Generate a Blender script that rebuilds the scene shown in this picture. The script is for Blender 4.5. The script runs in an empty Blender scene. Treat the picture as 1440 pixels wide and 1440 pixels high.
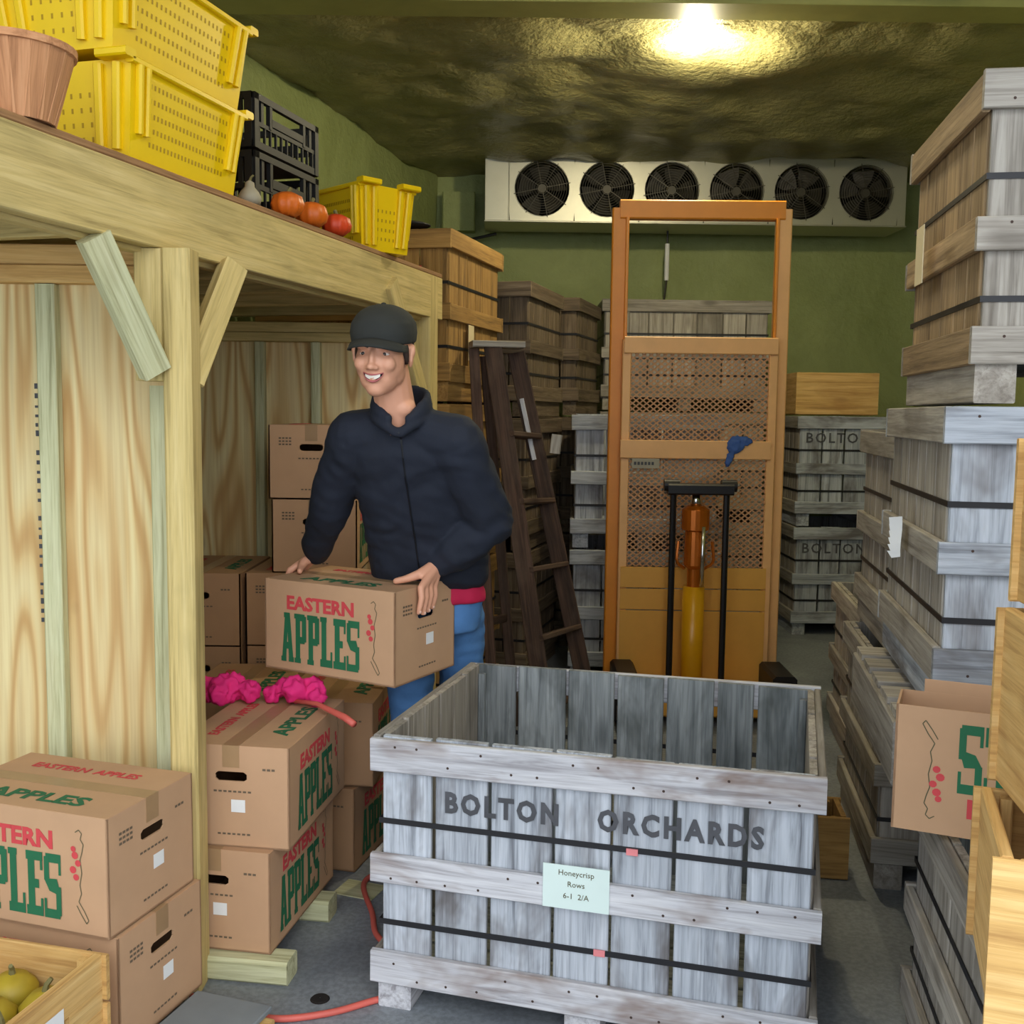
import bpy, bmesh, math, random
from mathutils import Vector, Matrix, Euler, noise
random.seed(7)
S = bpy.context.scene
COL = S.collection
R_ = math.radians
# ------------------------------------------------------------------ camera, world, light, exposure
cam_d = bpy.data.cameras.new('camera'); cam = bpy.data.objects.new('camera', cam_d); COL.objects.link(cam)
cam_d.sensor_width = 36; cam_d.lens = 36 * 1475 / 1440
cam.matrix_world = Matrix.Translation((0, 0, 1.55)) @ Matrix.Rotation(R_(90 - 5.4), 4, 'X') @ Matrix.Rotation(R_(0.7), 4, 'Z')
cam_d.clip_start = 0.05
S.camera = cam
W = bpy.data.worlds.new('sky'); S.world = W; W.use_nodes = True
bg = W.node_tree.nodes['Background']; bg.inputs[0].default_value = (0.86, 0.93, 1.0, 1); bg.inputs[1].default_value = 1.7
sun_d = bpy.data.lights.new('soft_sun', 'SUN'); sun_d.energy = 0.35; sun_d.angle = R_(25); sun_d.color = (1, 0.95, 0.86)
sun = bpy.data.objects.new('soft_sun', sun_d); COL.objects.link(sun); sun.rotation_euler = (R_(62), 0, R_(18))
S.view_settings.view_transform = 'Standard'; S.view_settings.look = 'None'
S.view_settings.exposure = 0.45; S.view_settings.gamma = 1; S.view_settings.use_curve_mapping = False

# ------------------------------------------------------------------ materials
def c3(h):
    v = [int(h[i:i + 2], 16) / 255 for i in (0, 2, 4)]
    return tuple((x / 12.92 if x <= .04045 else ((x + .055) / 1.055) ** 2.4) for x in v) + (1,)
class NT:
    def __init__(s, name):
        s.m = bpy.data.materials.new(name); s.m.use_nodes = True; s.t = s.m.node_tree
        s.b = s.t.nodes['Principled BSDF']
    def n(s, ty, **k):
        o = s.t.nodes.new(ty)
        for a, v in k.items(): setattr(o, a, v)
        return o
    def l(s, a, b): s.t.links.new(a, b)
    def coords(s, scale=(1, 1, 1), rand=True, kind='Object'):
        tc = s.n('ShaderNodeTexCoord'); mp = s.n('ShaderNodeMapping'); mp.inputs['Scale'].default_value = scale
        if rand:
            oi = s.n('ShaderNodeObjectInfo'); mul = s.n('ShaderNodeVectorMath', operation='SCALE'); mul.inputs[3].default_value = 37
            cmb = s.n('ShaderNodeCombineXYZ')
            for i in range(3): s.l(oi.outputs['Random'], cmb.inputs[i])
            s.l(cmb.outputs[0], mul.inputs[0]); add = s.n('ShaderNodeVectorMath', operation='ADD')
            s.l(tc.outputs[kind], add.inputs[0]); s.l(mul.outputs[0], add.inputs[1]); s.l(add.outputs[0], mp.inputs[0])
        else: s.l(tc.outputs[kind], mp.inputs[0])
        return mp.outputs[0]
    def noise(s, v, scale, detail=4, rough=.6, dist=0):
        o = s.n('ShaderNodeTexNoise'); o.inputs['Scale'].default_value = scale; o.inputs['Detail'].default_value = detail
        o.inputs['Roughness'].default_value = rough; o.inputs['Distortion'].default_value = dist; s.l(v, o.inputs['Vector']); return o.outputs['Fac']
    def ramp(s, v, stops):
        o = s.n('ShaderNodeValToRGB'); e = o.color_ramp.elements
        while len(e) < len(stops): e.new(.5)
        for i, (p, c) in enumerate(stops): e[i].position = p; e[i].color = c if len(c) == 4 else tuple(c) + (1,)
        s.l(v, o.inputs[0]); return o.outputs[0]
    def mix(s, f, a, b, mode='MIX'):
        o = s.n('ShaderNodeMix', data_type='RGBA', blend_type=mode)
        for sock, v in ((o.inputs[0], f), (o.inputs[6], a), (o.inputs[7], b)):
            if isinstance(v, (int, float, tuple)): sock.default_value = v
            else: s.l(v, sock)
        return o.outputs[2]
    def bump(s, h, st=.3, d=.01):
        o = s.n('ShaderNodeBump'); o.inputs['Strength'].default_value = st; o.inputs['Distance'].default_value = d
        s.l(h, o.inputs['Height']); s.l(o.outputs[0], s.b.inputs['Normal'])
    def out(s, col, rough=.8, metal=0):
        if isinstance(col, tuple): s.b.inputs['Base Color'].default_value = col
        else: s.l(col, s.b.inputs['Base Color'])
        s.b.inputs['Roughness'].default_value = rough; s.b.inputs['Metallic'].default_value = metal
        return s.m

def plain(name, hexc, rough=.6, metal=0, var=.12, bump=0):
    t = NT(name); v = t.coords((1, 1, 1)); c = c3(hexc)
    k = t.noise(v, 9, 3); d = tuple(x * (1 - var * 2) for x in c[:3]) + (1,)
    col = t.mix(k, d, tuple(min(1, x * (1 + var)) for x in c[:3]) + (1,))
    if bump: t.bump(t.noise(v, 60, 3), bump, .004)
    return t.out(col, rough, metal)

def wood(name, light, mid, dark, stain=None, stain_amt=.5, rough=.85, var=.35, nails=False):
    """board wood, grain along local X; weathering streaks, stains, per-board tone"""
    t = NT(name); g = t.coords((1.2, 26, 26)); big = t.coords((2, 5, 5)); fine = t.coords((4, 110, 110))
    n1 = t.noise(g, 1.6, 5, .65, .6); n2 = t.noise(big, 1.3, 4, .6, .4); n3 = t.noise(fine, 1.2, 2)
    col = t.ramp(n1, [(.28, c3(dark)), (.48, c3(mid)), (.72, c3(light))])
    col = t.mix(t.ramp(n3, [(.32, (0, 0, 0)), (.5, (1, 1, 1))]), t.mix(.35, col, c3(dark)), col)
    if stain:
        col = t.mix(t.ramp(n2, [(.5, (0, 0, 0)), (.68, (stain_amt,) * 3)]), col, c3(stain))
    vo = t.n('ShaderNodeTexVoronoi'); vo.inputs['Scale'].default_value = 1.0; t.l(t.coords((1.8, 5, 5)), vo.inputs['Vector'])
    col = t.mix(t.ramp(vo.outputs['Distance'], [(.05, (.75,) * 3), (.14, (0, 0, 0))]), col, c3(dark))
    oi = t.n('ShaderNodeObjectInfo'); hs = t.n('ShaderNodeHueSaturation'); mr = t.n('ShaderNodeMapRange')
    mr.inputs[3].default_value = 1 - var; mr.inputs[4].default_value = 1 + var * .6
    t.l(oi.outputs['Random'], mr.inputs[0]); t.l(mr.outputs[0], hs.inputs['Value']); t.l(col, hs.inputs['Color'])
    t.bump(n1, .55, .004)
    return t.out(hs.outputs[0], rough)

def plywood_mat():
    t = NT('pine_plywood'); a = t.coords((.75, 6, 6), rand=True)
    n = t.noise(a, 1.1, 1.5, .4, .25)
    m = t.n('ShaderNodeMath', operation='MULTIPLY'); m.inputs[1].default_value = 44; t.l(n, m.inputs[0])
    s_ = t.n('ShaderNodeMath', operation='SINE'); t.l(m.outputs[0], s_.inputs[0])
    mr = t.n('ShaderNodeMapRange'); mr.inputs[1].default_value = -1; t.l(s_.outputs[0], mr.inputs[0])
    col = t.ramp(mr.outputs[0], [(0, c3('C9A066')), (.35, c3('E2C68C')), (1, c3('ECDBA6'))])
    big = t.noise(t.coords((.8, 3, 3)), 1.6, 3)
    col = t.mix(t.ramp(big, [(.42, (0, 0, 0)), (.7, (.5,) * 3)]), col, c3('D3B27E'))
    fi = t.noise(t.coords((2, 70, 70)), 1, 2); col = t.mix(t.ramp(fi, [(.35, (.3,) * 3), (.6, (0, 0, 0))]), col, c3('B58F5E'))
    vo = t.n('ShaderNodeTexVoronoi'); vo.inputs['Scale'].default_value = 2.1; t.l(t.coords((.9, 1.6, 1.6)), vo.inputs['Vector'])
    col = t.mix(t.ramp(vo.outputs['Distance'], [(.05, (.8,) * 3), (.12, (0, 0, 0))]), col, c3('6E5430'))
    t.bump(mr.outputs[0], .12, .002)
    return t.out(col, .75)

def foam_mat(name, a, b, rough, bs, sc=3.5):
    t = NT(name); v = t.coords((1, 1, 1), rand=False); n = t.noise(v, sc, 6, .65, .6); n2 = t.noise(v, 22, 4)
    col = t.ramp(n, [(.3, c3(a)), (.7, c3(b))])
    t.bump(n2, bs, .02); return t.out(col, rough)

def concrete():
    t = NT('damp_concrete'); v = t.coords((1, 1, 1), rand=False); n = t.noise(v, 1.6, 6, .6, .5); n2 = t.noise(v, 60, 4)
    col = t.ramp(n, [(.3, c3('6B7078')), (.55, c3('8A9097')), (.75, c3('A0A6AC'))])
    col = t.mix(t.ramp(n2, [(.4, (.35,) * 3), (.6, (0, 0, 0))]), col, c3('4A4D51'))
    t.bump(n2, .25, .004); return t.out(col, .55)

M = dict(
    grey=wood('weathered_grey_wood', 'C8CDD6', 'AEB4BE', '6A6E76', '5E5755', .8, var=.16),
    pale=wood('pale_weathered_wood', 'D8D8DC', 'C0C0C6', '807C80', '7E695E', .95, var=.08),
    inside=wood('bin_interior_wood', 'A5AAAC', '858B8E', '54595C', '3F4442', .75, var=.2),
    side=wood('grey_brown_wood', 'BDB7AE', 'A09990', '6E675F', '6A6157', .5, var=.22),
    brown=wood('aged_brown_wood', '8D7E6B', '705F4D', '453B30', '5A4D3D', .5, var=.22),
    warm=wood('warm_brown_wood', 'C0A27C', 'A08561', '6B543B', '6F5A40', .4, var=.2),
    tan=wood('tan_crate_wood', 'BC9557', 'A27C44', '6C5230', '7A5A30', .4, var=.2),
    ladder=wood('dark_ladder_wood', '6A4E40', '4A362B', '281C17', '6F5C4E', .4, var=.25),
    treated=wood('treated_pine', 'DCC78C', 'CDB677', '9E8A56', '9C8E5C', .35, var=.08),
    stud=wood('pale_stud_pine', 'DBDBB6', 'C9C9A0', '97946C', 'BDAE80', .3, var=.08),
    honey=wood('honey_pine', 'E8C484', 'D6AB68', 'AA7F48', 'A9773F', .4, var=.12),
    deck=wood('deck_edge_wood', 'B98F66', 'A0774F', '6D4E33', None, var=.1),
    ply=plywood_mat(),
    ceiling=foam_mat('olive_foam_ceiling', '7A7650', 'A8A06C', .4, .7, 2.2),
    wall=foam_mat('green_foam_wall', '7F894F', '9DA66A', .6, .5, 1.2),
    header=plain('olive_paint', 'A5A45F', .5),
    floor=concrete(),
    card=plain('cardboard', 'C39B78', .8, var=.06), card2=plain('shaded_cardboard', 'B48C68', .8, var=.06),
    tape=plain('packing_tape', 'A98864', .3), hole=plain('dark_gap', '1A1412', .9),
    green=plain('green_ink', '1F6B47', .7), red=plain('red_ink', 'D2474C', .7), ink=plain('grey_ink', '6E5E4C', .8),
    line=plain('outline_ink', '5E5A40', .8), paper=plain('white_paper', 'EDEDED', .6, var=.03), cream=plain('cream_tag', 'E6D6B0', .6, var=.05),
    note=plain('pale_mint_card', 'D5E6E2', .6, var=.03), stencil=plain('stencil_black', '55565C', .9, var=.3),
    strap=plain('black_steel_strap', '26262A', .5, .3), nail=plain('rusty_nail', '4B3A33', .7, .4), pinkmark=plain('pink_tie', 'E5888C', .6),
    yellow=plain('yellow_plastic', 'F2CB06', .38, var=.05), yhole=plain('yellow_vent', 'B68F05', .6), black=plain('black_plastic', '101113', .6),
    basket=wood('basket_splint', 'D9A276', 'C98F63', '9C6A45', None, var=.08), pump=plain('pumpkin_orange', 'E5701B', .45, var=.2), pump2=plain('red_pumpkin', 'E04A20', .45, var=.15),
    stem=plain('dry_stem', '7B7448', .8), gourd=plain('pale_gourd', 'A79F8A', .7), squash=plain('yellow_squash', 'B9A02C', .5, var=.3),
    lift=plain('orange_paint', 'DE8A22', .45, var=.08), lift2=plain('pale_orange_paint', 'EDB474', .5, var=.08), panel=plain('ochre_paint', 'DFA445', .5, var=.06), cyl=plain('yellow_cylinder', 'E0A010', .3, var=.08),  # lift2 is a paler copy of the lift orange
    amber=plain('amber_piston', 'C46A1C', .25, .5), mesh=plain('rusty_mesh_paint', 'C79468', .6), blackm=plain('black_metal', '1C1B1D', .45, .3), chrome=plain('chrome', 'D8D8D8', .2, 1),
    alu=plain('aluminium_sheet', 'B9B6A4', .42, .75, var=.06), guard=plain('fan_guard_wire', '4A463C', .5, .5), blade=plain('fan_blade', '3B372F', .6, .3), cavity=plain('fan_cavity', '15140F', .9),
    hose=plain('coral_cord', 'D9665A', .5), pink=plain('hot_pink_fabric', 'E8247C', .8, var=.15), blue=plain('blue_rag', '3E5FA0', .8), tarp=plain('grey_board', '7E8488', .8),
    skin=plain('skin', 'DBA083', .5, var=.05), lip=plain('lip', 'B06060', .5), teeth=plain('teeth', 'F0E6DC', .3, var=.02), eye=plain('eye_white', 'D8D0C8', .3, var=.02), iris=plain('iris', '2A1C14', .2), hair=plain('dark_hair', '35251C', .8),
    jacket=plain('navy_jacket', '171E2E', .85, var=.15, bump=.2), jeans=plain('blue_denim', '4F7FB8', .85, var=.18, bump=.3), capm=plain('charcoal_cap', '2C2E2C', .9, var=.1), shirt=plain('crimson_shirt', 'C01848', .8), shoe=plain('brown_boot', '3B2A20', .7), nailm=plain('fingernail', 'E0B4A0', .35),
    zip=plain('jacket_zip', '0F131C', .5), fabric=plain('dark_tarp', '14161A', .7),
)
def emis(name, col, st):
    t = NT(name); t.b.inputs['Emission Color'].default_value = col; t.b.inputs['Emission Strength'].default_value = st; return t.out(col)
M['bulb'] = emis('lit_bulb', (1, .93, .62, 1), 30)

# ------------------------------------------------------------------ helpers
def tag(o, label=None, cat=None, group=None, kind=None):
    if label: o['label'] = label
    if cat: o['category'] = cat
    if group: o['group'] = group
    if kind: o['kind'] = kind
    return o
def thing(name, label, cat, loc=(0, 0, 0), rz=0, group=None):
    o = bpy.data.objects.new(name, None); COL.objects.link(o); o.empty_display_size = .1
    o.location = loc; o.rotation_euler = (0, 0, rz) if not isinstance(rz, tuple) else rz
    return tag(o, label, cat, group)
def link(name, me, parent=None, mw=None):
    o = bpy.data.objects.new(name, me); COL.objects.link(o)
    if mw is not None: o.matrix_local = mw
    if parent: o.parent = parent
    return o
def mk(name, verts, faces, mat, smooth=False):
    me = bpy.data.meshes.new(name); me.from_pydata([tuple(v) for v in verts], [], faces); me.update()
    if mat: me.materials.append(mat)
    if smooth: me.polygons.foreach_set('use_smooth', [True] * len(me.polygons))
    return me
_bc = {}
def box_mesh(L, w, t, mat, ch):
    k = (round(L, 3), round(w, 3), round(t, 3), mat.name, round(ch, 4))
    if k in _bc: return _bc[k]
    c = min(ch, w * .3, t * .3); V = []; F = []
    for sx, cc in ((-1, 0), (1, 0)):
        for y, z in ((-w / 2 + c, -t / 2), (w / 2 - c, -t / 2), (w / 2, -t / 2 + c), (w / 2, t / 2 - c), (w / 2 - c, t / 2), (-w / 2 + c, t / 2), (-w / 2, t / 2 - c), (-w / 2, -t / 2 + c)):
            V.append((sx * L / 2, y, z))
    for i in range(8): j = (i + 1) % 8; F.append((i, j, 8 + j, 8 + i))
    F.append(tuple(range(7, -1, -1))); F.append(tuple(range(8, 16)))
    me = mk('board', V, F, mat); _bc[k] = me; return me
def board(parent, name, a, b, wd, w, t, mat, ch=.003):
    """a..b centre line, wd = width direction"""
    a = Vector(a); b = Vector(b); X = (b - a); L = X.length; X.normalize(); Y = Vector(wd); Y = (Y - X * Y.dot(X)).normalized(); Z = X.cross(Y)
    m = Matrix((X, Y, Z)).transposed().to_4x4(); m.translation = (a + b) / 2
    return link(name, box_mesh(L, w, t, mat, ch), parent, m)
def box(parent, name, lo, hi, mat, ch=.003):
    lo = Vector(lo); hi = Vector(hi); d = hi - lo; c = (lo + hi) / 2
    i = max(range(3), key=lambda k: d[k]); j = (i + 1) % 3; k = (i + 2) % 3
    ax = Vector((0, 0, 0)); ax[i] = d[i] / 2; wd = Vector((0, 0, 0)); wd[j] = 1
    return board(parent, name, c - ax, c + ax, wd, d[j], d[k], mat, ch)
def ring_pts(c, n_, u, r, seg):
    v = n_.cross(u); return [c + (u * math.cos(2 * math.pi * i / seg) + v * math.sin(2 * math.pi * i / seg)) * r for i in range(seg)]
class MB:
    def __init__(s): s.V = []; s.F = []
    def tube(s, pts, r, seg=8, cap=True):
        pts = [Vector(p) for p in pts]; rs = r if isinstance(r, (list, tuple)) else [r] * len(pts); o0 = len(s.V); u = None
        for i, p in enumerate(pts):
            d = (pts[min(i + 1, len(pts) - 1)] - pts[max(i - 1, 0)]).normalized()
            if u is None: u = d.orthogonal().normalized()
            u = (u - d * u.dot(d)).normalized(); s.V += ring_pts(p, d, u, rs[i], seg)
        for i in range(len(pts) - 1):
            for j in range(seg):
                a = o0 + i * seg + j; b = o0 + i * seg + (j + 1) % seg; s.F.append((a, b, b + seg, a + seg))
        if cap: s.F.append(tuple(o0 + j for j in range(seg - 1, -1, -1))); s.F.append(tuple(o0 + (len(pts) - 1) * seg + j for j in range(seg)))
        return s
    def box(s, lo, hi, mtx=None):
        o = len(s.V)
        for x in (lo[0], hi[0]):
            for y in (lo[1], hi[1]):
                for z in (lo[2], hi[2]):
                    v = Vector((x, y, z)); s.V.append(mtx @ v if mtx else v)
        for f in ((0, 1, 3, 2), (4, 6, 7, 5), (0, 4, 5, 1), (2, 3, 7, 6), (0, 2, 6, 4), (1, 5, 7, 3)): s.F.append(tuple(o + i for i in f))
        return s
    def quad(s, a, b, c, d): o = len(s.V); s.V += [Vector(a), Vector(b), Vector(c), Vector(d)]; s.F.append((o, o + 1, o + 2, o + 3)); return s
    def lathe(s, prof, seg=24, c=(0, 0, 0), lob=0, nl=8):
        o = len(s.V); c = Vector(c)
        for r, z in prof:
            for i in range(seg):
                a = 2 * math.pi * i / seg; rr = r * (1 - lob * abs(math.sin(a * nl / 2)) ** .5 + lob) if lob else r
                s.V.append(c + Vector((rr * math.cos(a), rr * math.sin(a), z)))
        for k in range(len(prof) - 1):
            for i in range(seg): j = (i + 1) % seg; s.F.append((o + k * seg + i, o + k * seg + j, o + (k + 1) * seg + j, o + (k + 1) * seg + i))
        return s
    def disc(s, c, n_, r, seg=20):
        o = len(s.V); n_ = Vector(n_).normalized(); s.V += ring_pts(Vector(c), n_, n_.orthogonal().normalized(), r, seg); s.F.append(tuple(range(o, o + seg))); return s
    def build(s, name, mat, parent=None, mw=None, smooth=False, kind=None):
        o = link(name, mk(name, s.V, s.F, mat, smooth), parent, mw)
        if kind: o['kind'] = kind
        return o
def text_mesh(txt, h, mat, bold=0, sx=1, font_sp=1):
    cu = bpy.data.curves.new('lettering', 'FONT'); cu.body = txt; cu.size = h / .72; cu.offset = bold; cu.space_character = font_sp
    cu.align_x = 'CENTER'; cu.extrude = .0004; cu.resolution_u = 2
    o = bpy.data.objects.new('tmp', cu); COL.objects.link(o); bpy.context.view_layer.update()
    me = bpy.data.meshes.new_from_object(o.evaluated_get(bpy.context.evaluated_depsgraph_get())); bpy.data.objects.remove(o)
    for v in me.vertices: v.co.x *= sx
    me.materials.clear(); me.materials.append(mat); return me
def face_mtx(o, xdir, ydir):
    X = Vector(xdir).normalized(); Y = Vector(ydir).normalized(); m = Matrix((X, Y, X.cross(Y))).transposed().to_4x4(); m.translation = Vector(o); return m
_tc = {}
def lettering(parent, name, txt, h, mat, o, xd, yd, **k):
    key = (txt, h, mat.name, tuple(sorted(k.items())))
    if key not in _tc: _tc[key] = text_mesh(txt, h, mat, **k)
    return link(name, _tc[key], parent, face_mtx(o, xd, yd))
def children(o): return [c for c in bpy.data.objects if c.parent == o]
def copy_tree(o, parent=None):
    c = o.copy(); COL.objects.link(c); c.parent = parent
    for ch in list(o.children): copy_tree(ch, c)
    return c
def meshify(V, F, voxel, smooth_it=4, mat=None, name='body', disp=None):
    """voxel-fuse overlapping closed shapes into one continuous surface"""
    me = mk(name, V, F, None); o = bpy.data.objects.new('tmp', me); COL.objects.link(o)
    r = o.modifiers.new('r', 'REMESH'); r.mode = 'VOXEL'; r.voxel_size = voxel; r.use_smooth_shade = True
    s = o.modifiers.new('s', 'SMOOTH'); s.factor = .5; s.iterations = smooth_it
    bpy.context.view_layer.update()
    me2 = bpy.data.meshes.new_from_object(o.evaluated_get(bpy.context.evaluated_depsgraph_get())); bpy.data.objects.remove(o)
    me2.name = name; me2.materials.clear(); me2.materials.append(mat)
    me2.polygons.foreach_set('use_smooth', [True] * len(me2.polygons))
    if disp:
        ns = [v.normal.copy() for v in me2.vertices]
        for v, nn in zip(me2.vertices, ns): v.co += nn * disp(v.co)
    return me2
class Blob:
    def __init__(s): s.V = []; s.F = []
    def ell(s, c, r, rot=None, seg=16):
        c = Vector(c); r = r if isinstance(r, (tuple, list)) else (r, r, r); m = rot.to_matrix() if rot else Matrix.Identity(3); o = len(s.V); st = seg // 2
        s.V.append(c + m @ Vector((0, 0, -r[2])))
        for i in range(1, st):
            th = math.pi * i / st - math.pi / 2
            for j in range(seg):
                a = 2 * math.pi * j / seg; s.V.append(c + m @ Vector((r[0] * math.cos(th) * math.cos(a), r[1] * math.cos(th) * math.sin(a), r[2] * math.sin(th))))
        s.V.append(c + m @ Vector((0, 0, r[2]))); top = len(s.V) - 1
        for j in range(seg): k = (j + 1) % seg; s.F.append((o, o + 1 + k, o + 1 + j)); s.F.append((top, top - seg + j, top - seg + k))
        for i in range(st - 2):
            for j in range(seg): k = (j + 1) % seg; a = o + 1 + i * seg; s.F.append((a + j, a + k, a + seg + k, a + seg + j))
        return s
    def limb(s, pts, rs, seg=14, flat=None):
        mb = MB(); pts = [Vector(p) for p in pts]; mb.tube(pts, list(rs), seg); o = len(s.V); s.V += mb.V; s.F += [tuple(i + o for i in f) for f in mb.F]
        for p, r in zip(pts, rs): s.ell(p, r * .985, seg=12)
        return s
    def loft(s, secs, seg=28):
        """secs: (centre, rx, ry, yaw) stacked rings"""
        o = len(s.V)
        for c, rx, ry, yw in secs:
            c = Vector(c)
            for j in range(seg):
                a = 2 * math.pi * j / seg; ca, sa = math.cos(a), math.sin(a); e = .8
                x = rx * math.copysign(abs(ca) ** e, ca); y = ry * math.copysign(abs(sa) ** e, sa)
                s.V.append(c + Vector((x * math.cos(yw) - y * math.sin(yw), x * math.sin(yw) + y * math.cos(yw), 0)))
        for k in range(len(secs) - 1):
            for j in range(seg): i = (j + 1) % seg; a = o + k * seg; s.F.append((a + j, a + i, a + seg + i, a + seg + j))
        s.F.append(tuple(range(o + seg - 1, o - 1, -1))); e_ = o + (len(secs) - 1) * seg; s.F.append(tuple(range(e_, e_ + seg)))
        return s

# ------------------------------------------------------------------ the room
CZ = 3.6
def heightgrid(p00, p10, p01, nx, ny, amp, sc, nrm):
    p00, p10, p01, nrm = map(Vector, (p00, p10, p01, nrm)); V = []; F = []
    for j in range(ny + 1):
        for i in range(nx + 1):
            p = p00 + (p10 - p00) * i / nx + (p01 - p00) * j / ny
            h = noise.fractal(p * sc, 1, 2, 4) * amp + abs(noise.noise(p * sc * .45)) * amp * 1.4
            V.append(p + nrm * h)
    for j in range(ny):
        for i in range(nx): a = j * (nx + 1) + i; F.append((a, a + 1, a + nx + 2, a + nx + 1))
    return V, F
def structure(name, V, F, mat, smooth=True):
    return tag(link(name, mk(name, V, F, mat, smooth)), kind='structure')
def solid(name, pts, z0, z1, mat):   # closed slab from a plan polygon
    n = len(pts); V = [(x, y, z0) for x, y in pts] + [(x, y, z1) for x, y in pts]
    F = [tuple(range(n - 1, -1, -1)), tuple(range(n, 2 * n))] + [(i, (i + 1) % n, n + (i + 1) % n, n + i) for i in range(n)]
    return structure(name, V, F, mat, False)
WL = lambda y: -1.514 + (y - 5.684) * .2968      # inner face of the left wall
WR = lambda y: 2.35 + (y - 2) * .14
BY = 8.62
solid('floor', [(-6, -3), (6, -3), (6, BY + .2), (-6, BY + .2)], -.12, 0, M['floor'])
V, F = heightgrid((-3.6, .9, CZ), (3.9, .9, CZ), (-3.6, BY + .1, CZ), 150, 150, .05, 1.7, (0, 0, -1))
cl = structure('ceiling', V, F, M['ceiling'])
so = cl.modifiers.new('thick', 'SOLIDIFY'); so.thickness = .15; so.offset = -1
V, F = heightgrid((WL(.9), .9, 0), (WL(BY + .1), BY + .1, 0), (WL(.9), .9, CZ + .1), 90, 45, .02, 2.4, (1, -.3, 0))
structure('wall_left', V, F, M['wall'])
V, F = heightgrid((-1.4, BY, 0), (3.6, BY, 0), (-1.4, BY, CZ + .1), 60, 45, .02, 2.4, (0, -1, 0))
structure('wall_back', V, F, M['wall'])
V, F = heightgrid((WR(.9), .9, 0), (WR(BY + .1), BY + .1, 0), (WR(.9), .9, CZ + .1), 80, 45, .02, 2.4, (-1, 0, 0))
structure('wall_right', V, F, M['wall'])
tr = tag(bpy.data.objects.new('trim_1', None), kind='structure'); COL.objects.link(tr)
box(tr, 'header_board', (-1.66, 4.9, CZ - .21), (2.75, 5.1, CZ), M['header'])

# ------------------------------------------------------------------ bulk bins
def make_bin(label, loc, rz, Wd=1.12, D=.87, H=.74, mats=('grey', 'pale', 'side'), nf=7, ne=6, text=None, straps=2, group=None, foot=.1, seed=1, detail=True, name='orchard_bin', tsize=.058, tspace=1.5, ty=None):
    """slatted fruit bin: origin at the base centre, front faces -Y"""
    rnd = random.Random(seed); b = thing(name, label, 'bin', loc, rz, group)
    m, mr, ms = (M[k] for k in mats); t = .02; x0, x1, y0, y1 = -Wd / 2 + t, Wd / 2 - t, -D / 2 + t, D / 2 - t
    cuts = lambda n, a, c: [a + (c - a) * (i + (rnd.uniform(-.13, .13) if 0 < i < n else 0)) / n for i in range(n + 1)]
    inn = M['inside'] if detail else m
    for side in (0, 1):
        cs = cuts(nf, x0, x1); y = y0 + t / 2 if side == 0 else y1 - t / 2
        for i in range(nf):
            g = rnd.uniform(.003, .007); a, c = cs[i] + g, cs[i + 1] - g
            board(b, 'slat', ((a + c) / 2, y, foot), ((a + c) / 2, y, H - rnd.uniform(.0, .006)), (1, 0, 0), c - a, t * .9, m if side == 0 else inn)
    for side in (0, 1):
        cs = cuts(ne, y0 + t, y1 - t); x = x0 + t / 2 if side == 0 else x1 - t / 2
        for i in range(ne):
            g = rnd.uniform(.002, .006); a, c = cs[i] + g, cs[i + 1] - g
            board(b, 'slat', (x, (a + c) / 2, foot), (x, (a + c) / 2, H - rnd.uniform(0, .006)), (0, 1, 0), c - a, t * .9, ms if mats[0] != 'grey' or side < 2 else m)
    for z, h in ((H - .045, .085), (H * .52, .075), (foot + .03, .085)):
        w_ = rnd.uniform(-.006, .006)
        for y in (y0 - t / 2, y1 + t / 2):
            board(b, 'rail', (x0 - t, y, z + w_), (x1 + t, y, z - w_), (0, 0, 1), h, t, mr)
        for x in (x0 - t / 2, x1 + t / 2):
            board(b, 'rail', (x, y0 + .002, z), (x, y1 - .002, z), (0, 0, 1), h, t * .96, ms)
    for i in range(5):
        ya = y0 + t + (y1 - y0 - 2 * t) * i / 5; yb = y0 + t + (y1 - y0 - 2 * t) * (i + 1) / 5 - .008
        box(b, 'floor_board', (x0 + t, ya, foot), (x1 - t, yb, foot + .018), inn)
    for x in (x0 + .04, 0, x1 - .04):
        box(b, 'foot', (x - .045, y0, 0), (x + .045, y1, foot - .001), mr)
    for xx in (x0 + t, x1 - t):
        for yy in (y0 + t, y1 - t):
            sx = .022 * (1 if xx < 0 else -1); sy = .022 * (1 if yy < 0 else -1)
            box(b, 'corner_post', (min(xx, xx + sx), min(yy, yy + sy), foot + .02), (max(xx, xx + sx), max(yy, yy + sy), H - .03), inn)
    e = .0025
    for k in range(straps):
        z = (H * .69, H * .32)[k]
        mb = MB()
        for lo, hi in (((x0 - e, y0 - e, z - .007), (x1 + e, y0, z + .007)), ((x0 - e, y1, z - .007), (x1 + e, y1 + e, z + .007)), ((x0 - e, y0, z - .007), (x0, y1, z + .007)), ((x1, y0, z - .007), (x1 + e, y1, z + .007))): mb.box(lo, hi)
        mb.build('strap', M['strap'], b)
    if text:
        lettering(b, 'stencil_lettering', text, tsize, M['stencil'], (-.27 if not detail else 0, y0 - .0015, ty or H * .76), (1, 0, 0), (0, 0, 1), font_sp=tspace, bold=.0015)
    if detail:
        mb = MB()
        for z in (H - .045, H * .52, foot + .03):
            for i in range(nf * 2):
                x = x0 + (x1 - x0) * (i + .5) / (nf * 2) + rnd.uniform(-.01, .01); mb.disc((x, y0 - t - .0006, z + rnd.choice((-.02, .02))), (0, -1, 0), .0035, 8)
        mb.build('nail_heads', M['nail'], b, kind='stuff')
    return b

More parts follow.
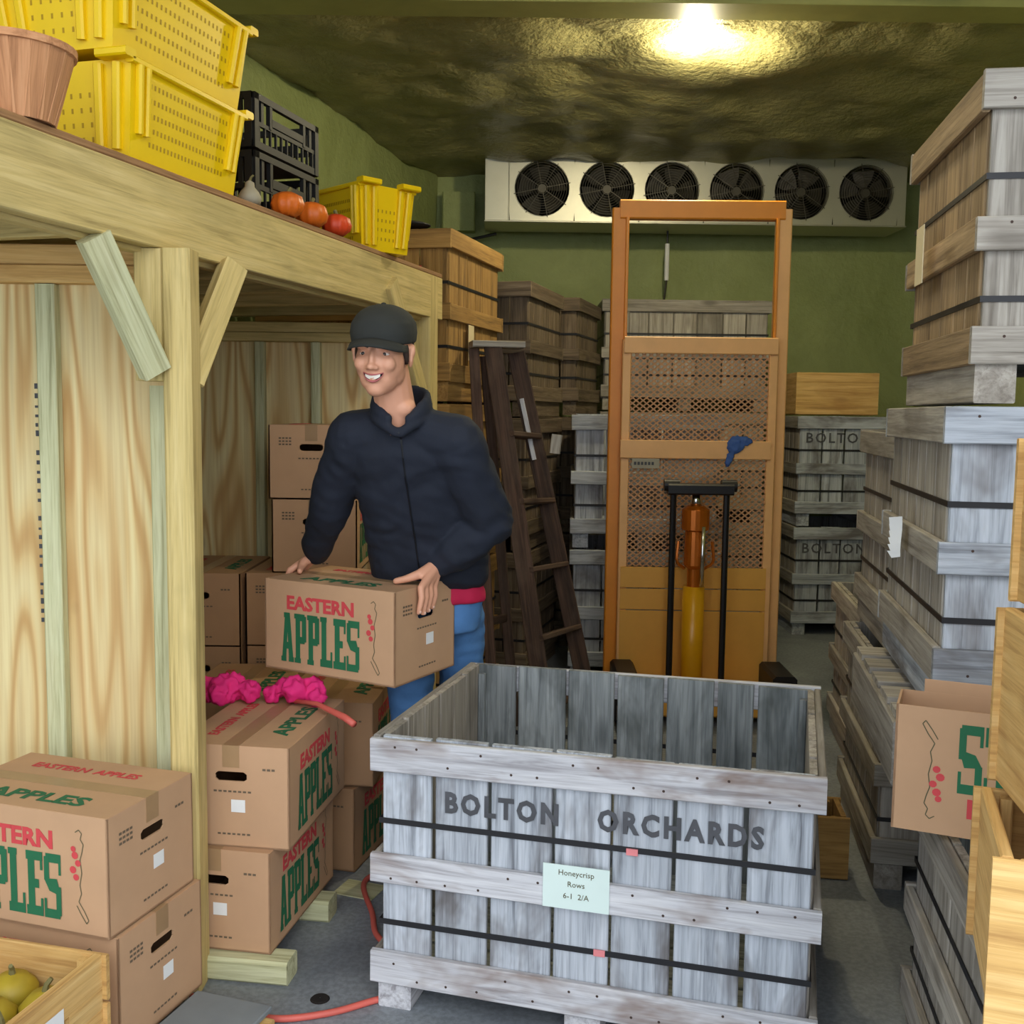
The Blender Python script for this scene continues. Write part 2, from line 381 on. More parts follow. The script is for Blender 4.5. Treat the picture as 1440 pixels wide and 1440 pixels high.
fb = make_bin('large open grey slatted bin in front, stencilled lettering and a pale mint card', (0, 0, 0), 0, 1.115, .86, .73, text=None, seed=4, straps=2, foot=.082)
fl, fr = Vector((-.354, 2.60, 0)), Vector((.722, 2.306, 0)); xd = (fr - fl).normalized(); yd = Vector((-xd.y, xd.x, 0)); cc = (fl + fr) / 2 + yd * .43
fb.location = cc; fb.rotation_euler.z = math.atan2(xd.y, xd.x)
yF = -.43 + .02
for txt, x in (('BOLTON', -.215), ('ORCHARDS', .225)):
    lettering(fb, 'stencil_lettering', txt, .052, M['stencil'], (x, yF - .0015, .545), (1, 0, 0), (0, 0, 1), font_sp=1.28, bold=.003, sx=.86)
MB().box((-.1, -.4335, .345), (.065, -.4315, .455)).build('card', M['note'], fb)
for i, (w_, z) in enumerate(((.09, .43), (.05, .402), (.1, .372))):
    lettering(fb, 'card_lettering', ('Honeycrisp', 'Rows', '6-1  2/A')[i], .014, M['line'], (-.017, -.434, z), (1, 0, 0), (0, 0, 1))
for x, z in ((.115, .5), (.04, .234)): MB().box((x - .014, yF - .006, z - .008), (x + .014, yF - .002, z + .008)).build('tie', M['pinkmark'], fb)

# the right-hand stack (turned 11 degrees), topmost first
def bin_at(label, corner, yaw, z, Wd, D, H, mats, which='left', **k):
    """corner = near-left (or near-right) plan corner"""
    a = R_(yaw); X = Vector((math.cos(a), math.sin(a), 0)); Y = Vector((-math.sin(a), math.cos(a), 0))
    c = Vector((corner[0], corner[1], z)) + (X * Wd / 2 if which == 'left' else -X * Wd / 2) + Y * D / 2
    return make_bin(label, c, a, Wd, D, H, mats, **k)
G = 'grey bins of the tall stack on the right'
bin_at('brownish grey slatted bin, topmost of the tall stack at right, near ceiling', (1.035, 2.4), -9.5, 1.585, 1.12, .8,   .735, ('side', 'side', 'warm'), group=G, seed=11, nf=6)
bin_at('pale grey slatted bin, second from top of the tall right stack', (.985, 2.4), -11, .845, 1.12, .86, .735, ('grey', 'grey', 'side'), group=G, seed=12, nf=5)
bin_at('grey bin at the foot of the tall right stack, under the upside-down carton', (.785, 1.40), -11, 0, 1.2, 1.2, .64, ('side', 'side', 'side'), group=G, seed=13, foot=.08)
# spacer under the second bin
sp = thing('wooden_pallet', 'flat grey pallet wedged between bottom and second bin of right stack', 'pallet', (1.54, 2.81, .645), R_(-11))
for i in range(5): box(sp, 'slat', (-.52, -.4 + i * .165, .16), (.54, -.4 + i * .165 + .12, .18), M['side'])
for x in (-.5, 0, .5): box(sp, 'runner', (x - .03, -.4, 0), (x + .03, .38, .16), M['side'])
# second column behind
bin_at('grey bin behind the tall right stack, upper of the two', (1.23, 3.33), -10, .76, 1.1, .86, .74, ('side', 'side', 'side'), group='two-high bins behind the right stack', seed=14, detail=False)
bin_at('grey bin on the floor behind the tall right stack, lower of the two', (1.19, 3.32), -10, 0, 1.1, .86, .74, ('side', 'side', 'side'), group='two-high bins behind the right stack', seed=15, detail=False)
bin_at('grey-brown bin on the floor along the right wall, farthest of its row', (1.46, 4.32), -9, 0, 1.1, .86, .74, ('side', 'side', 'side'), seed=17, detail=False)
# back-right pair with stencils
for z, lb, tx in ((.78, 'pale grey stencilled bin under the small honey crate by the back wall', 'BOLTON'), (0, 'pale grey stencilled bin on the floor at back right, lower of pair', 'BOLTON')):
    bin_at(lb, (1.99, 7.35), 0, z, 1.12, .87, .775, ('grey', 'grey', 'side'), group='stencilled pair of bins at back right', seed=20 + int(z * 10), text=tx, tsize=.07, tspace=1.25, detail=False, nf=7)
# two high between ladder and lift truck
for z, lb in ((.78, 'blue-grey bin left of the orange lift truck, upper of two'), (0, 'blue-grey bin on the floor left of the orange lift truck')):
    bin_at(lb, (.335, 6.0), -3, z, .86, .8, .77, ('grey', 'grey', 'side'), group='two-high bins behind the lift truck', seed=30 + int(z * 10), detail=False, nf=5)
# three high at the back wall behind the mast
for k in range(3):
    bin_at(('dim grey bin on the floor against back wall behind the lift mast', 'dim grey bin at the back wall behind the mast mesh, middle of three', 'dim grey bin seen through the open top of the lift mast')[k], (.62, 7.5), 0, k * .79, 1.2, .87, .78, ('side', 'side', 'side'), group='three-high bins at the back wall', seed=40 + k, detail=False)
# left aisle columns, their right ends face the aisle
def col3(corner, yaw, H, mats, labs, grp, seed, Wd=1.0, D=.85, n=3):
    out = []
    for k in range(n): out.append(bin_at(labs[k], corner, yaw, k * H, Wd, D, H - .01, mats, which='right', group=grp, seed=seed + k, detail=False))
    return out
Sa = col3((-.295, 4.87), -16, .8, ('tan', 'tan', 'tan'), ['tan bin on the floor beyond the platform end, behind ladder', 'tan bin beyond the platform end, middle of three behind ladder', 'tan wooden bin beyond the platform end, topmost, with white tag'], 'tan bins beyond the platform end', 50)
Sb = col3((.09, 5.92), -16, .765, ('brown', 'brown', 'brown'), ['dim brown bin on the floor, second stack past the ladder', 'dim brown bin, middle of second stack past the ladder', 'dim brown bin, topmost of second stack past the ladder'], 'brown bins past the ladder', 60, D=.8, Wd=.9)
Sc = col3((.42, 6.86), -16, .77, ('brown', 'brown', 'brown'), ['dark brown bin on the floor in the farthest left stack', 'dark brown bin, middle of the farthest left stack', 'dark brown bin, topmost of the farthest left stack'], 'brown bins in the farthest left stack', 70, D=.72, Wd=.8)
MB().box((.5 + .001, -.16, .2), (.503, -.08, .37)).build('paper_tag', M['cream'], Sa[2])
MB().box((.3, -.4265, .45), (.36, -.4255, .62)).build('red_mark', M['red'], Sa[2])
tp = Blob()
for i in range(5): tp.ell((random.uniform(-.1, .12), random.uniform(-.15, .15), .012), (.12, .1, .018))
tag(link('tarp', meshify(tp.V, tp.F, .012, 3, M['fabric'], 'tarp'), None, Matrix.Translation((-.55, 5.1, 2.398))), 'dark crumpled tarp on top of the tan bin stack', 'tarp')

# ------------------------------------------------------------------ small wooden field crates
def field_crate(label, loc, rz, L=.46, D=.34, H=.3, mat='honey', grp=None, slot=False, solid_side=False):
    c = thing('wooden_crate', label, 'crate', loc, rz, grp); m = M[mat]; t = .012
    ns = 1 if solid_side else 3
    for s in (-1, 1):
        y = s * (D / 2 - t / 2)
        for i in range(ns):
            h = H / ns; box(c, 'slat', (-L / 2, y - t / 2, i * h + .004), (L / 2, y + t / 2, (i + 1) * h - .002), m)
        x = s * (L / 2 - .02)
        if slot:
            for lo, hi in (((x - .009, -D / 2 + t, .005), (x + .009, D / 2 - t, H * .62)), ((x - .009, -D / 2 + t, H * .62), (x + .009, -.055, H * .76)), ((x - .009, .055, H * .62), (x + .009, D / 2 - t, H * .76)), ((x - .009, -D / 2 + t, H * .76), (x + .009, D / 2 - t, H))):
                box(c, 'end_panel', lo, hi, m, .001)
        else: box(c, 'end_panel', (x - .009, -D / 2 + t, .005), (x + .009, D / 2 - t, H), m)
        for sy in (-1, 1): box(c, 'corner_cleat', (x - s * .03 - .01, sy * (D / 2 - t - .012) - .011, .01), (x - s * .03 + .01, sy * (D / 2 - t - .012) + .011, H - .01), m)
    box(c, 'base_board', (-L / 2 + .03, -D / 2 + t, 0), (L / 2 - .03, D / 2 - t, .012), m)
    return c
field_crate('small honey-coloured wooden crate on the pale stencilled bin at the back', (2.28, 7.62, 1.56), 0, .58, .38, .3, solid_side=True)
# near stack at the right edge; left ends visible
NG = 'honey pine crates stacked at the right edge'
for z, nx_, ny_, lb, h, yw, d_ in ((.655, .695, 1.45, 'honey pine crate at right edge, lowest of the near stack', .27, -19, .32), (.93, .765, 1.43, 'honey pine crate at right edge, middle of near stack', .305, -10, .33), (1.24, .79, 1.43, 'honey pine crate at right edge, topmost of the near stack', .28, -9, .33)):
    a_ = R_(yw); field_crate(lb, (nx_ + .23 * math.cos(a_) - d_ / 2 * math.sin(a_), ny_ + .23 * math.sin(a_) + d_ / 2 * math.cos(a_), z), a_, .46, d_, h, grp=NG, solid_side=True)
field_crate('small orange-brown crate on the floor right of the big grey bin', (1.035, 3.5, 0), R_(-8), .24, .2, .22, mat='tan', solid_side=True)

# crate with squash, bottom left
sq = field_crate('honey pine crate of yellow squash at bottom left, slotted end and white label', (-1.17, 2.115, .01), R_(-14), .5, .36, .335, slot=True)
MB().box((.2405, -.035, .235), (.2415, .035, .285)).build('paper_label', M['paper'], sq)
for i, (x, y, z) in enumerate(((.165, .075, .24), (.08, .01, .24), (.17, -.06, .24), (.05, .115, .24), (-.03, -.04, .24))):
    a = Vector((x, y, 0)); a.rotate(Euler((0, 0, R_(-14))))
    s_ = thing('squash', ('yellow green squash nearest the crate rim', 'yellow squash at crate middle', 'small yellow squash by the slotted end', 'yellow squash at the far side of crate', 'yellow squash at the left end of crate')[i] + ', in the bottom-left crate', 'squash', (-1.17 + a.x, 2.115 + a.y, z - .026), random.random() * 6, 'yellow squash in the bottom-left crate')
    MB().lathe([(.001, 0), (.03, .004), (.052, .03), (.05, .06), (.03, .082), (.001, .088)], 20, lob=.08, nl=8).build('flesh', M['squash'], s_, smooth=True)
    MB().tube([(0, 0, .084), (.004, 0, .1), (.014, 0, .112)], [.008, .006, .005], 6).build('stem', M['stem'], s_)
fill = thing('wooden_board', 'plain inner board under the squash in the bottom-left crate', 'board', (-1.17, 2.115, .2), R_(-14))
box(fill, 'plank', (-.2, -.15, .0), (.2, .15, .012), M['honey'])

# ------------------------------------------------------------------ cardboard apple cartons
OUT = [(0, 0), (.018, .03), (.012, .06), (.03, .09), (.022, .13), (.034, .17), (.02, .2), (-.004, .215), (-.012, .195), (0, .17), (-.006, .13), (.004, .1), (-.01, .06), (-.02, .03), (0, 0)]
def outline_mesh():
    mb = MB(); P = [(-.002, .215), (.008, .222), (.016, .214), (.012, .2), (.02, .188), (.016, .17), (.01, .15), (.014, .12), (.008, .09), (.012, .07), (.004, .05), (.018, .03), (.03, .008), (.024, .0), (.01, .02), (-.002, .04)]
    for i in range(len(P) - 1):
        a, b = Vector((P[i][0], P[i][1], .0004)), Vector((P[i + 1][0], P[i + 1][1], .0004)); d = (b - a).normalized(); n = Vector((-d.y, d.x, 0)) * .0011
        mb.quad(a - n, b - n, b + n, a + n)
    return mk('printed_outline', mb.V, mb.F, M['line'])
OM = outline_mesh()
ap = MB()
for x, y, r in ((-.004, .16, .009), (.004, .142, .008), (-.01, .125, .009), (-.002, .108, .008), (-.008, .175, .007)): ap.disc((x, y, .0005), (0, 0, 1), r, 10)
AM = mk('printed_apples', ap.V, ap.F, M['red'])
BL, BW, BH = .5, .33, .285
Rr = lambda a, b, c, d: [(a, c), (b, c), (b, d), (a, d)]
SLAB = {'A': [[(0, 0), (.36, 0), (.58, 1), (.3, 1)], [(.62, 0), (1, 0), (.7, 1), (.42, 1)], Rr(.18, .82, .26, .4), Rr(-.04, .4, 0, .1), Rr(.6, 1.04, 0, .1), Rr(.22, .7, .9, 1)],
 'P': [Rr(.1, .48, 0, 1), Rr(0, .54, 0, .1), Rr(0, .4, .9, 1), Rr(.3, .88, .86, 1), Rr(.3, .88, .4, .54), Rr(.66, 1.02, .44, .96)],
 'L': [Rr(.1, .5, 0, 1), Rr(0, .54, .9, 1), Rr(0, 1, 0, .15), Rr(.85, 1, 0, .32)],
 'E': [Rr(.1, .5, 0, 1), Rr(0, 1, .86, 1), Rr(.3, .76, .43, .57), Rr(0, 1, 0, .15), Rr(.86, 1, 0, .28), Rr(.86, 1, .72, 1)],
 'S': [Rr(.1, 1, .86, 1), Rr(.86, 1, .68, 1), Rr(0, .3, .58, .95), [(0, .6), (.3, .42), (1, .36), (.75, .62)], Rr(.7, 1, .05, .5), Rr(0, .92, 0, .14), Rr(0, .14, 0, .3)]}
def slab_mesh():
    mb = MB(); w, h, gap = .047, .155, .004; x = -(6 * w + 5 * gap) / 2
    for ch in 'APPLES':
        for q_, p in enumerate(SLAB[ch]): o = len(mb.V); mb.V += [Vector((x + u * w, v * h, .0003 + .00025 * q_)) for u, v in p]; mb.F.append(tuple(range(o, o + len(p))))
        x += w + gap
    return mk('green_lettering', mb.V, mb.F, M['green'])
SM = slab_mesh()
def carton_body(m, open_top=False):
    mb = MB(); L, w, H = BL / 2, BW / 2, BH
    mb.quad((-L, -w, 0), (L, -w, 0), (L, -w, H), (-L, -w, H)); mb.quad((L, w, 0), (-L, w, 0), (-L, w, H), (L, w, H)); 
    if not open_top: mb.quad((-L, w, 0), (L, w, 0), (L, -w, 0), (-L, -w, 0))
    for s in (-1, 1):   # ends with a rounded hand hole
        hy, hz, cz = .045, .013, H * .7
        inner = [(hy, cz - hz * .5), (hy, cz + hz * .5), (hy * .8, cz + hz), (-hy * .8, cz + hz), (-hy, cz + hz * .5), (-hy, cz - hz * .5), (-hy * .8, cz - hz), (hy * .8, cz - hz)]
        outer = [(w, cz - hz * .5), (w, cz + hz * .5), (w, H), (-w, H), (-w, cz + hz * .5), (-w, cz - hz * .5), (-w, 0), (w, 0)]
        o = len(mb.V); mb.V += [Vector((s * L, y, z)) for y, z in outer + inner]
        for i in range(8):
            j = (i + 1) % 8; f = (o + i, o + j, o + 8 + j, o + 8 + i); mb.F.append(f if s > 0 else f[::-1])
    return mb
_cm = {}
def carton(label, loc, rz, grp=None, m='card', flip=False, open_=False, prints='both', sticker=True, tilt=None, marks=True):
    c = thing('apple_carton', label, 'cardboard box', loc, tilt or rz, grp)
    if (m, open_) not in _cm:
        mb = carton_body(m, open_); _cm[(m, open_)] = mk('body', mb.V, mb.F, M[m])
    fm = Matrix.Identity(4) if not flip else Matrix.Translation((0, 0, BH)) @ Matrix.Rotation(math.pi, 4, 'Y')
    bo = link('body', _cm[(m, open_)], c, fm); so = bo.modifiers.new('board', 'SOLIDIFY'); so.thickness = .005; so.offset = -1
    L, w, H = BL / 2, BW / 2, BH
    if not open_:
        for s in (-1, 1): box(c, 'top_flap', (-L + .001, s * w * .5 - w * .5 + .001 + (.001 if s > 0 else 0), H - .004), (L - .001, s * w * .5 + w * .5 - .002, H + .001), M[m], .001)
        MB().box((-L - .0006, -.024, H + .001), (L + .0006, .024, H + .0016)).build('tape', M['tape'], c)
        for s in (-1, 1): MB().box((s * L - .0003 if s > 0 else -L - .0012, -.024, H - .06), (s * L + .0012 if s > 0 else -L + .0003, .024, H + .001)).build('tape_end', M['tape'], c)
        for tw, tx in (('EASTERN', -.085), ('APPLES', .085)): lettering(c, 'top_lettering', tw, .03, M['red'], (tx, w * .45, H + .0022), (1, 0, 0), (0, 1, 0), bold=.001)
        lettering(c, 'top_lettering', 'APPLES', .05, M['green'], (0, -w * .72, H + .0022), (1, 0, 0), (0, 1, 0), bold=.002, sx=1.3)
    sd = []
    for s in (-1, 1):
        xd_ = (1, 0, 0) if s < 0 else (-1, 0, 0); y = s * (w + .0009)
        up = (0, 0, 1); bz = 0; xo = -.03 * (1 if s < 0 else -1)
        if flip: xd_ = tuple(-v for v in xd_); up = (0, 0, -1); bz = H; xo = -xo
        zz = lambda v: (bz - v) if flip else v
        link('green_lettering', SM, c, face_mtx((xo, y, zz(.03)), xd_, up))
        lettering(c, 'red_lettering', 'EASTERN', .042, M['red'], (xo, y, zz(.198)), xd_, up, bold=.0022, sx=1.1)
        ox = (.165 if s < 0 else -.165) * (-1 if flip else 1)
        link('printed_outline', OM, c, face_mtx((ox, y, zz(.03)), xd_, up)); link('printed_apples', AM, c, face_mtx((ox, y, zz(.03)), xd_, up))
    if marks:
        for s in (-1, 1):
            yd_ = (0, 1, 0) if s > 0 else (0, -1, 0); x = s * (L + .001)
            mk_ = MB(); q = lambda y0_, y1_, z0, z1: mk_.box((min(x, x + s * .0004), min(y0_, y1_), z0), (max(x, x + s * .0004), max(y0_, y1_), z1))
            for z in (.232, .22, .208):
                for j in range(4): q(s * (-.125 + j * .013), s * (-.125 + j * .013 + .009), z, z + .006)
            for j in range(8): q(s * (-.05 + j * .014), s * (-.05 + j * .014 + .009), .155, .16)
            for j in range(7): q(s * (-.04 + j * .014), s * (-.04 + j * .014 + .009), .035, .04)
            for j in range(3): q(s * (.09 + j * .013), s * (.09 + j * .013 + .009), .22, .226)
            mk_.build('printed_marks', M['ink'], c, kind='stuff')
            if sticker: MB().box((min(x, x + s * .001), -.02 + s * .02, .1), (max(x, x + s * .001), .02 + s * .02, .135)).build('white_sticker', M['paper'], c)
    return c
# held carton
hx = Vector((.86, -.47, 0)).normalized(); hy_ = Vector((-hx.y, hx.x, 0))
hc = Vector((-.34, 3.04, 0)) - hx * BL / 2 + hy_ * BW / 2
HELD_A = math.atan2(hx.y, hx.x)
carton('apple carton with green and red lettering held by the man', (hc.x, hc.y, .735), 0, tilt=(0, R_(0), HELD_A))
# bottom-left pair
GL = 'apple cartons in the bottom-left pair'
sk = thing('timber_skid', 'low timber skid under the bottom-left carton pair', 'timber', (-1.1, 2.5, 0), R_(-17))
for y in (-.12, .12): box(sk, 'beam', (-.2, y - .03, 0), (.2, y + .03, .045), M['stud'])
def carton_corner(label, near, yaw, z, end='right', **k):
    """near = near-right plan corner; long face towards the camera (yaw about Z)"""
    a = R_(yaw); X = Vector((math.cos(a), math.sin(a), 0)); Y = Vector((-math.sin(a), math.cos(a), 0))
    c = Vector((near[0], near[1], z)) - X * BL / 2 + Y * BW / 2
    return carton(label, c, a, **k)
carton_corner('large apple carton at bottom left, top of the pair beside the post', (-.91, 2.30), -17, .335, grp=GL)
carton_corner('plain-looking apple carton at bottom left, lower of the pair beside the post', (-.895, 2.31), -17, .046, grp=GL)
# stacks under the platform: ends face the camera
def carton_end(label, front_right, yaw, z, **k):
    a = R_(yaw); X = Vector((math.cos(a), math.sin(a), 0)); Y = Vector((-math.sin(a), math.cos(a), 0))
    c = Vector((front_right[0], front_right[1], z)) - X * BW / 2 + Y * BL / 2
    return carton(label, c, a - math.pi / 2 + math.pi, **k)
GS = 'apple cartons stacked beside the post'
carton_end('pale apple carton right of the post, upper, end with hand hole', (-.595, 2.76), -8, .353, grp=GS)
carton_end('pale apple carton right of the post, lower, standing on the timber block', (-.645, 2.74), -10, .067, grp=GS)
GT = 'apple cartons behind the post stack'
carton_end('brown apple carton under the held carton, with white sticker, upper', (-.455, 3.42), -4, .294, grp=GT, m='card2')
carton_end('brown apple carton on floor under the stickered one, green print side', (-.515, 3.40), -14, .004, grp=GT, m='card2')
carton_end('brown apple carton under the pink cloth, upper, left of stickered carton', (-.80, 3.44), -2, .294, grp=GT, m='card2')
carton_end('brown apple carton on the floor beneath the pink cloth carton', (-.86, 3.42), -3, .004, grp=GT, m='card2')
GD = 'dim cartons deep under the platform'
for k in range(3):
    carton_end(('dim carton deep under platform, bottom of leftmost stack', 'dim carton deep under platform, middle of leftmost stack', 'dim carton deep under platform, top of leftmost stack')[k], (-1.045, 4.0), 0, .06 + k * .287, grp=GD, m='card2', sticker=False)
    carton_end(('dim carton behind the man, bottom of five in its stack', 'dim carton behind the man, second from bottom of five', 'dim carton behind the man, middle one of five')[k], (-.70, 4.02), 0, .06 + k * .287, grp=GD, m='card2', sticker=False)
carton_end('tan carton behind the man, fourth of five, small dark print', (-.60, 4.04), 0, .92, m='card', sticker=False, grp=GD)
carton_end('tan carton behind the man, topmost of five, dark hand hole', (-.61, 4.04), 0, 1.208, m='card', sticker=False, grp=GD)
# upside-down open carton at right
ea = R_(-24)
oc = carton('half-collapsed open carton standing upside down on the grey bin at right', (.84 + .25 * math.cos(ea) + .07 * .41, 2.23 + .25 * math.sin(ea) + .07 * .91, .655), ea, flip=True, open_=True, marks=False); oc.scale = (1, .42, .97)
box(oc, 'end_flap', (-.2, BW / 2 - .004, BH - .002), (.24, BW / 2 + .002, BH + .03), M['card'], .001)
# plank pallets under the carton stacks
pp = thing('timber_pallet', 'low timber pallet under the dim carton stacks', 'pallet', (-1.02, 4.25, 0), 0)
for i in range(4): box(pp, 'slat', (-.4, -.22 + i * .12, .04), (.38, -.22 + i * .12 + .09, .058), M['treated'])
for x in (-.36, 0, .34): box(pp, 'runner', (x - .03, -.22, 0), (x + .03, .23, .04), M['treated'])
tb = thing('timber_skid', 'short pale timber skid under the carton stack right of post', 'timber', (-.78, 2.72, 0), R_(-8))
for y in (.0, .36): box(tb, 'beam', (-.16, y, 0), (.19, y + .085, .066), M['stud'], .008)
tb2 = thing('timber_block', 'pale plank end on the floor behind the carton stack', 'timber', (-.5, 3.28, 0), R_(-20))
box(tb2, 'plank', (-.05, -.05, 0), (.09, .06, .003), M['stud'])
# grey topped offcut at bottom
gp = thing('grey_offcut', 'grey flat board with a pale broken end at bottom beside the post', 'board', (-.72, 2.42, 0), R_(-18))
box(gp, 'panel', (-.12, -.14, .045), (.1, .12, .06), M['tarp'])
box(gp, 'block', (-.1, -.12, 0), (.13, -.04, .045), M['honey'], .006); box(gp, 'block', (-.1, .03, 0), (.12, .1, .045), M['honey'], .006)

# ------------------------------------------------------------------ timber platform and partitions
bd = Vector((.2775, .9607, 0)); bn = Vector((-.9607, .2775, 0)); B0 = Vector((-1.039, 2.174, 0))
def bp(s, off, z): return B0 + bd * s + bn * off + Vector((0, 0, z))
pf = thing('timber_platform', 'treated pine storage platform on posts along the left wall', 'platform', bp(0, 0, 0))
def pb(name, a, b, wd, w, t, m, ch=.003):
    return board(pf, name, Vector(a) - pf.location, Vector(b) - pf.location, wd, w, t, m, ch)
TZ = 2.15
pb('front_beam', bp(-1.0, .02, TZ - .108), bp(2.6, .02, TZ - .108), (0, 0, 1), .18, .04, M['treated'])
pb('front_beam', bp(-1.0, .062, TZ - .115), bp(2.55, .062, TZ - .115), (0, 0, 1), .19, .038, M['treated'])
for i in range(9):   # deck boards lie across the joists, along the beam
    o = .055 + i * .112
    pb('deck_board', bp(-1.0, o, TZ - .008), bp(2.6, o, TZ - .008), bn, .106, .018, M['deck'])
for i in range(9):
    s = -.8 + i * .41
    pb('joist', bp(s, .085, TZ - .1), bp(s, 1.06, TZ - .1), (0, 0, 1), .16, .038, M['treated'])
pb('post', (-.85, 2.71, 0), (-.85, 2.71, TZ - .2), (1, 0, 0), .072, .085, M['treated'], .006)
pb('post', (-.923, 2.72, 1.62), (-.923, 2.72, TZ - .2), (1, 0, 0), .07, .085, M['treated'])
pb('post', bp(2.5, .045, 0), bp(2.5, .045, TZ - .02), bd, .1, .09, M['treated'], .006)
pb('brace', (-.975, 2.47, 1.945), (-.9, 2.655, 1.64), (.6, .6, .3), .075, .04, M['stud'])
pb('brace', (-.785, 2.97, 1.945), (-.846, 2.745, 1.62), (.6, .6, -.3), .07, .05, M['treated'])
pb('brace', bp(2.0, -.006, 2.04), bp(2.45, -.006, 1.48), bd, .085, .03, M['treated'])
# near partition: plywood behind studs
np_ = thing('near_partition', 'bright plywood partition with pale studs, left of the post', 'partition', (-1.6, 2.87, 0))
def part(parent, name, lo, hi, m, ch=.003):
    L = parent.location; return box(parent, name, Vector(lo) - L, Vector(hi) - L, m, ch)
part(np_, 'plywood_sheet', (-1.255, 2.9, 0), (-.885, 2.912, 1.94), M['ply'], .001)
part(np_, 'plywood_sheet', (-2.3, 2.9, 0), (-1.262, 2.912, 1.94), M['ply'], .001)
for x in (-1.265, -.934, -1.62, -1.98): part(np_, 'stud', (x - .026, 2.86 if x < -1 else 2.78, 0), (x + .026, 2.899, 1.88 if x < -1 else 1.61), M['stud'])
part(np_, 'top_plate', (-2.3, 2.852, 1.882), (-.93, 2.9, 1.93), M['honey']); part(np_, 'top_plate', (-2.3, 2.86, 1.932), (-.95, 2.9, 1.985), M['honey'])
part(np_, 'bottom_plate', (-2.3, 2.862, 0), (-.93, 2.9, .04), M['stud'])
mb = MB()
for i in range(26):   # printed mill stamp along the stud
    z = .95 + i * .026
    if i % 7 != 5: mb.box((-1.316, 2.8985, z), (-1.304 + random.uniform(-.006, .004), 2.8995, z + random.uniform(.006, .016)))
o = mb.build('mill_stamp', M['stencil'], np_, Matrix.Translation(-np_.location), kind='stuff')
fp = thing('far_partition', 'shaded plywood partition at the far end under the platform', 'partition', (-1.1, 4.64, 0))
part(fp, 'plywood_sheet', (-1.72, 4.66, 0), (-1.1, 4.672, 1.9), M['ply'], .001); part(fp, 'plywood_sheet', (-1.095, 4.66, 0), (-.5, 4.672, 1.9), M['ply'], .001)
for x in (-1.11, -.865, -1.5, -.58): part(fp, 'stud', (x - .02, 4.61, .04), (x + .02, 4.659, 1.845), M['stud'])
part(fp, 'top_plate', (-1.72, 4.59, 1.847), (-.5, 4.66, 1.885), M['treated']); part(fp, 'top_plate', (-1.72, 4.6, 1.887), (-.5, 4.66, 1.93), M['treated'])
part(fp, 'bottom_plate', (-1.72, 4.61, 0), (-.5, 4.66, .038), M['stud'])

# ------------------------------------------------------------------ crates on the platform
def lug(label, loc, rz, grp, L=.6, Wd=.34, H=.225):
    """tapered yellow harvest lug: walls, rim, end lips, ribs"""
    c = thing('yellow_lug_crate', label, 'crate', loc, rz, grp); y = M['yellow']
    a, b = .92, .86; t = .006
    mb = MB(); P = []
    for (sx, z) in ((a, 0), (1, H)):
        P.append([Vector((x * L / 2 * (sx if True else 1), yy * Wd / 2 * (b if z == 0 else 1), z)) for x, yy in ((-1, -1), (1, -1), (1, 1), (-1, 1))])
    for i in range(4): j = (i + 1) % 4; mb.quad(P[0][i], P[0][j], P[1][j], P[1][i])
    mb.quad(P[0][3], P[0][2], P[0][1], P[0][0])
    bo = mb.build('body', y, c); so = bo.modifiers.new('wall', 'SOLIDIFY'); so.thickness = t; so.offset = -1
    # rim with a dip in the end walls
    for s in (-1, 1): box(c, 'side_rim', (-L / 2 - .005, s * Wd / 2 - .011, H - .012), (L / 2 + .005, s * Wd / 2 + .011, H + .004), y, .003)
    for s in (-1, 1):
        for q in (-1, 1): box(c, 'end_lip', (s * L / 2 - .006 if s > 0 else -L / 2 - .036, q * Wd / 2 - (.075 if q > 0 else -.0) - (.0 if q > 0 else .011) , H - .004), (L / 2 + .036 if s > 0 else -L / 2 + .006, q * Wd / 2 + (.011 if q > 0 else .075), H + .016), y, .004)
    # vertical ribs
    def rib(p, q, w, nrm):
        nrm = Vector(nrm); board(c, 'rib', Vector(p) + nrm * .006, Vector(q) + nrm * .006, Vector((0, 0, 1)).cross(nrm), w, .02, y, .005)
    for s in (-1, 1):
        for yy in (-.8, -.5, .5, .8): rib((s * L / 2 * a, yy * Wd / 2 * b, .02), (s * L / 2, yy * Wd / 2, H - .01), .022, (s, 0, 0))
        for xx in (-.9, -.78, .78, .9): rib((xx * L / 2 * a, s * Wd / 2 * (b + .03), .06), (xx * L / 2, s * Wd / 2, H - .01), .018, (0, s, 0))
    mb = MB()
    for s in (-1, 1):
        for i in range(22):
            for k in range(5):
                z = .04 + k * .034; f = b + (1 - b) * z / H; x = (-.68 + 1.36 * i / 21) * L / 2 * (a + (1 - a) * z / H); yv = s * (Wd / 2 * f + .0006)
                q = MB(); mb.quad((x - .0035, yv, z), (x + .0035, yv, z), (x + .0035, yv + s * .001, z + .012), (x - .0035, yv + s * .001, z + .012))
        for i in range(5):
            for k in range(4):
                z = .04 + k * .034; xv = s * (L / 2 * (a + (1 - a) * z / H) + .0008); yv = (-.3 + .15 * i) * Wd / 2
                mb.quad((xv, yv - .003, z), (xv, yv + .003, z), (xv + s * .0006, yv + .003, z + .012), (xv + s * .0006, yv - .003, z + .012))
    mb.build('vent_slots', M['yhole'], c, kind='stuff')
    return c
ang = math.atan2(bd.y, bd.x)
GY = 'yellow lug crates in the stack on the platform'
DZ = TZ + .002
def on_deck(s, off): p = bp(s, off, DZ); return p
p = on_deck(.67, .165); lug('yellow vented lug crate on the platform edge, lower of the stack', p, ang, GY, L=.51, Wd=.35, H=.225)
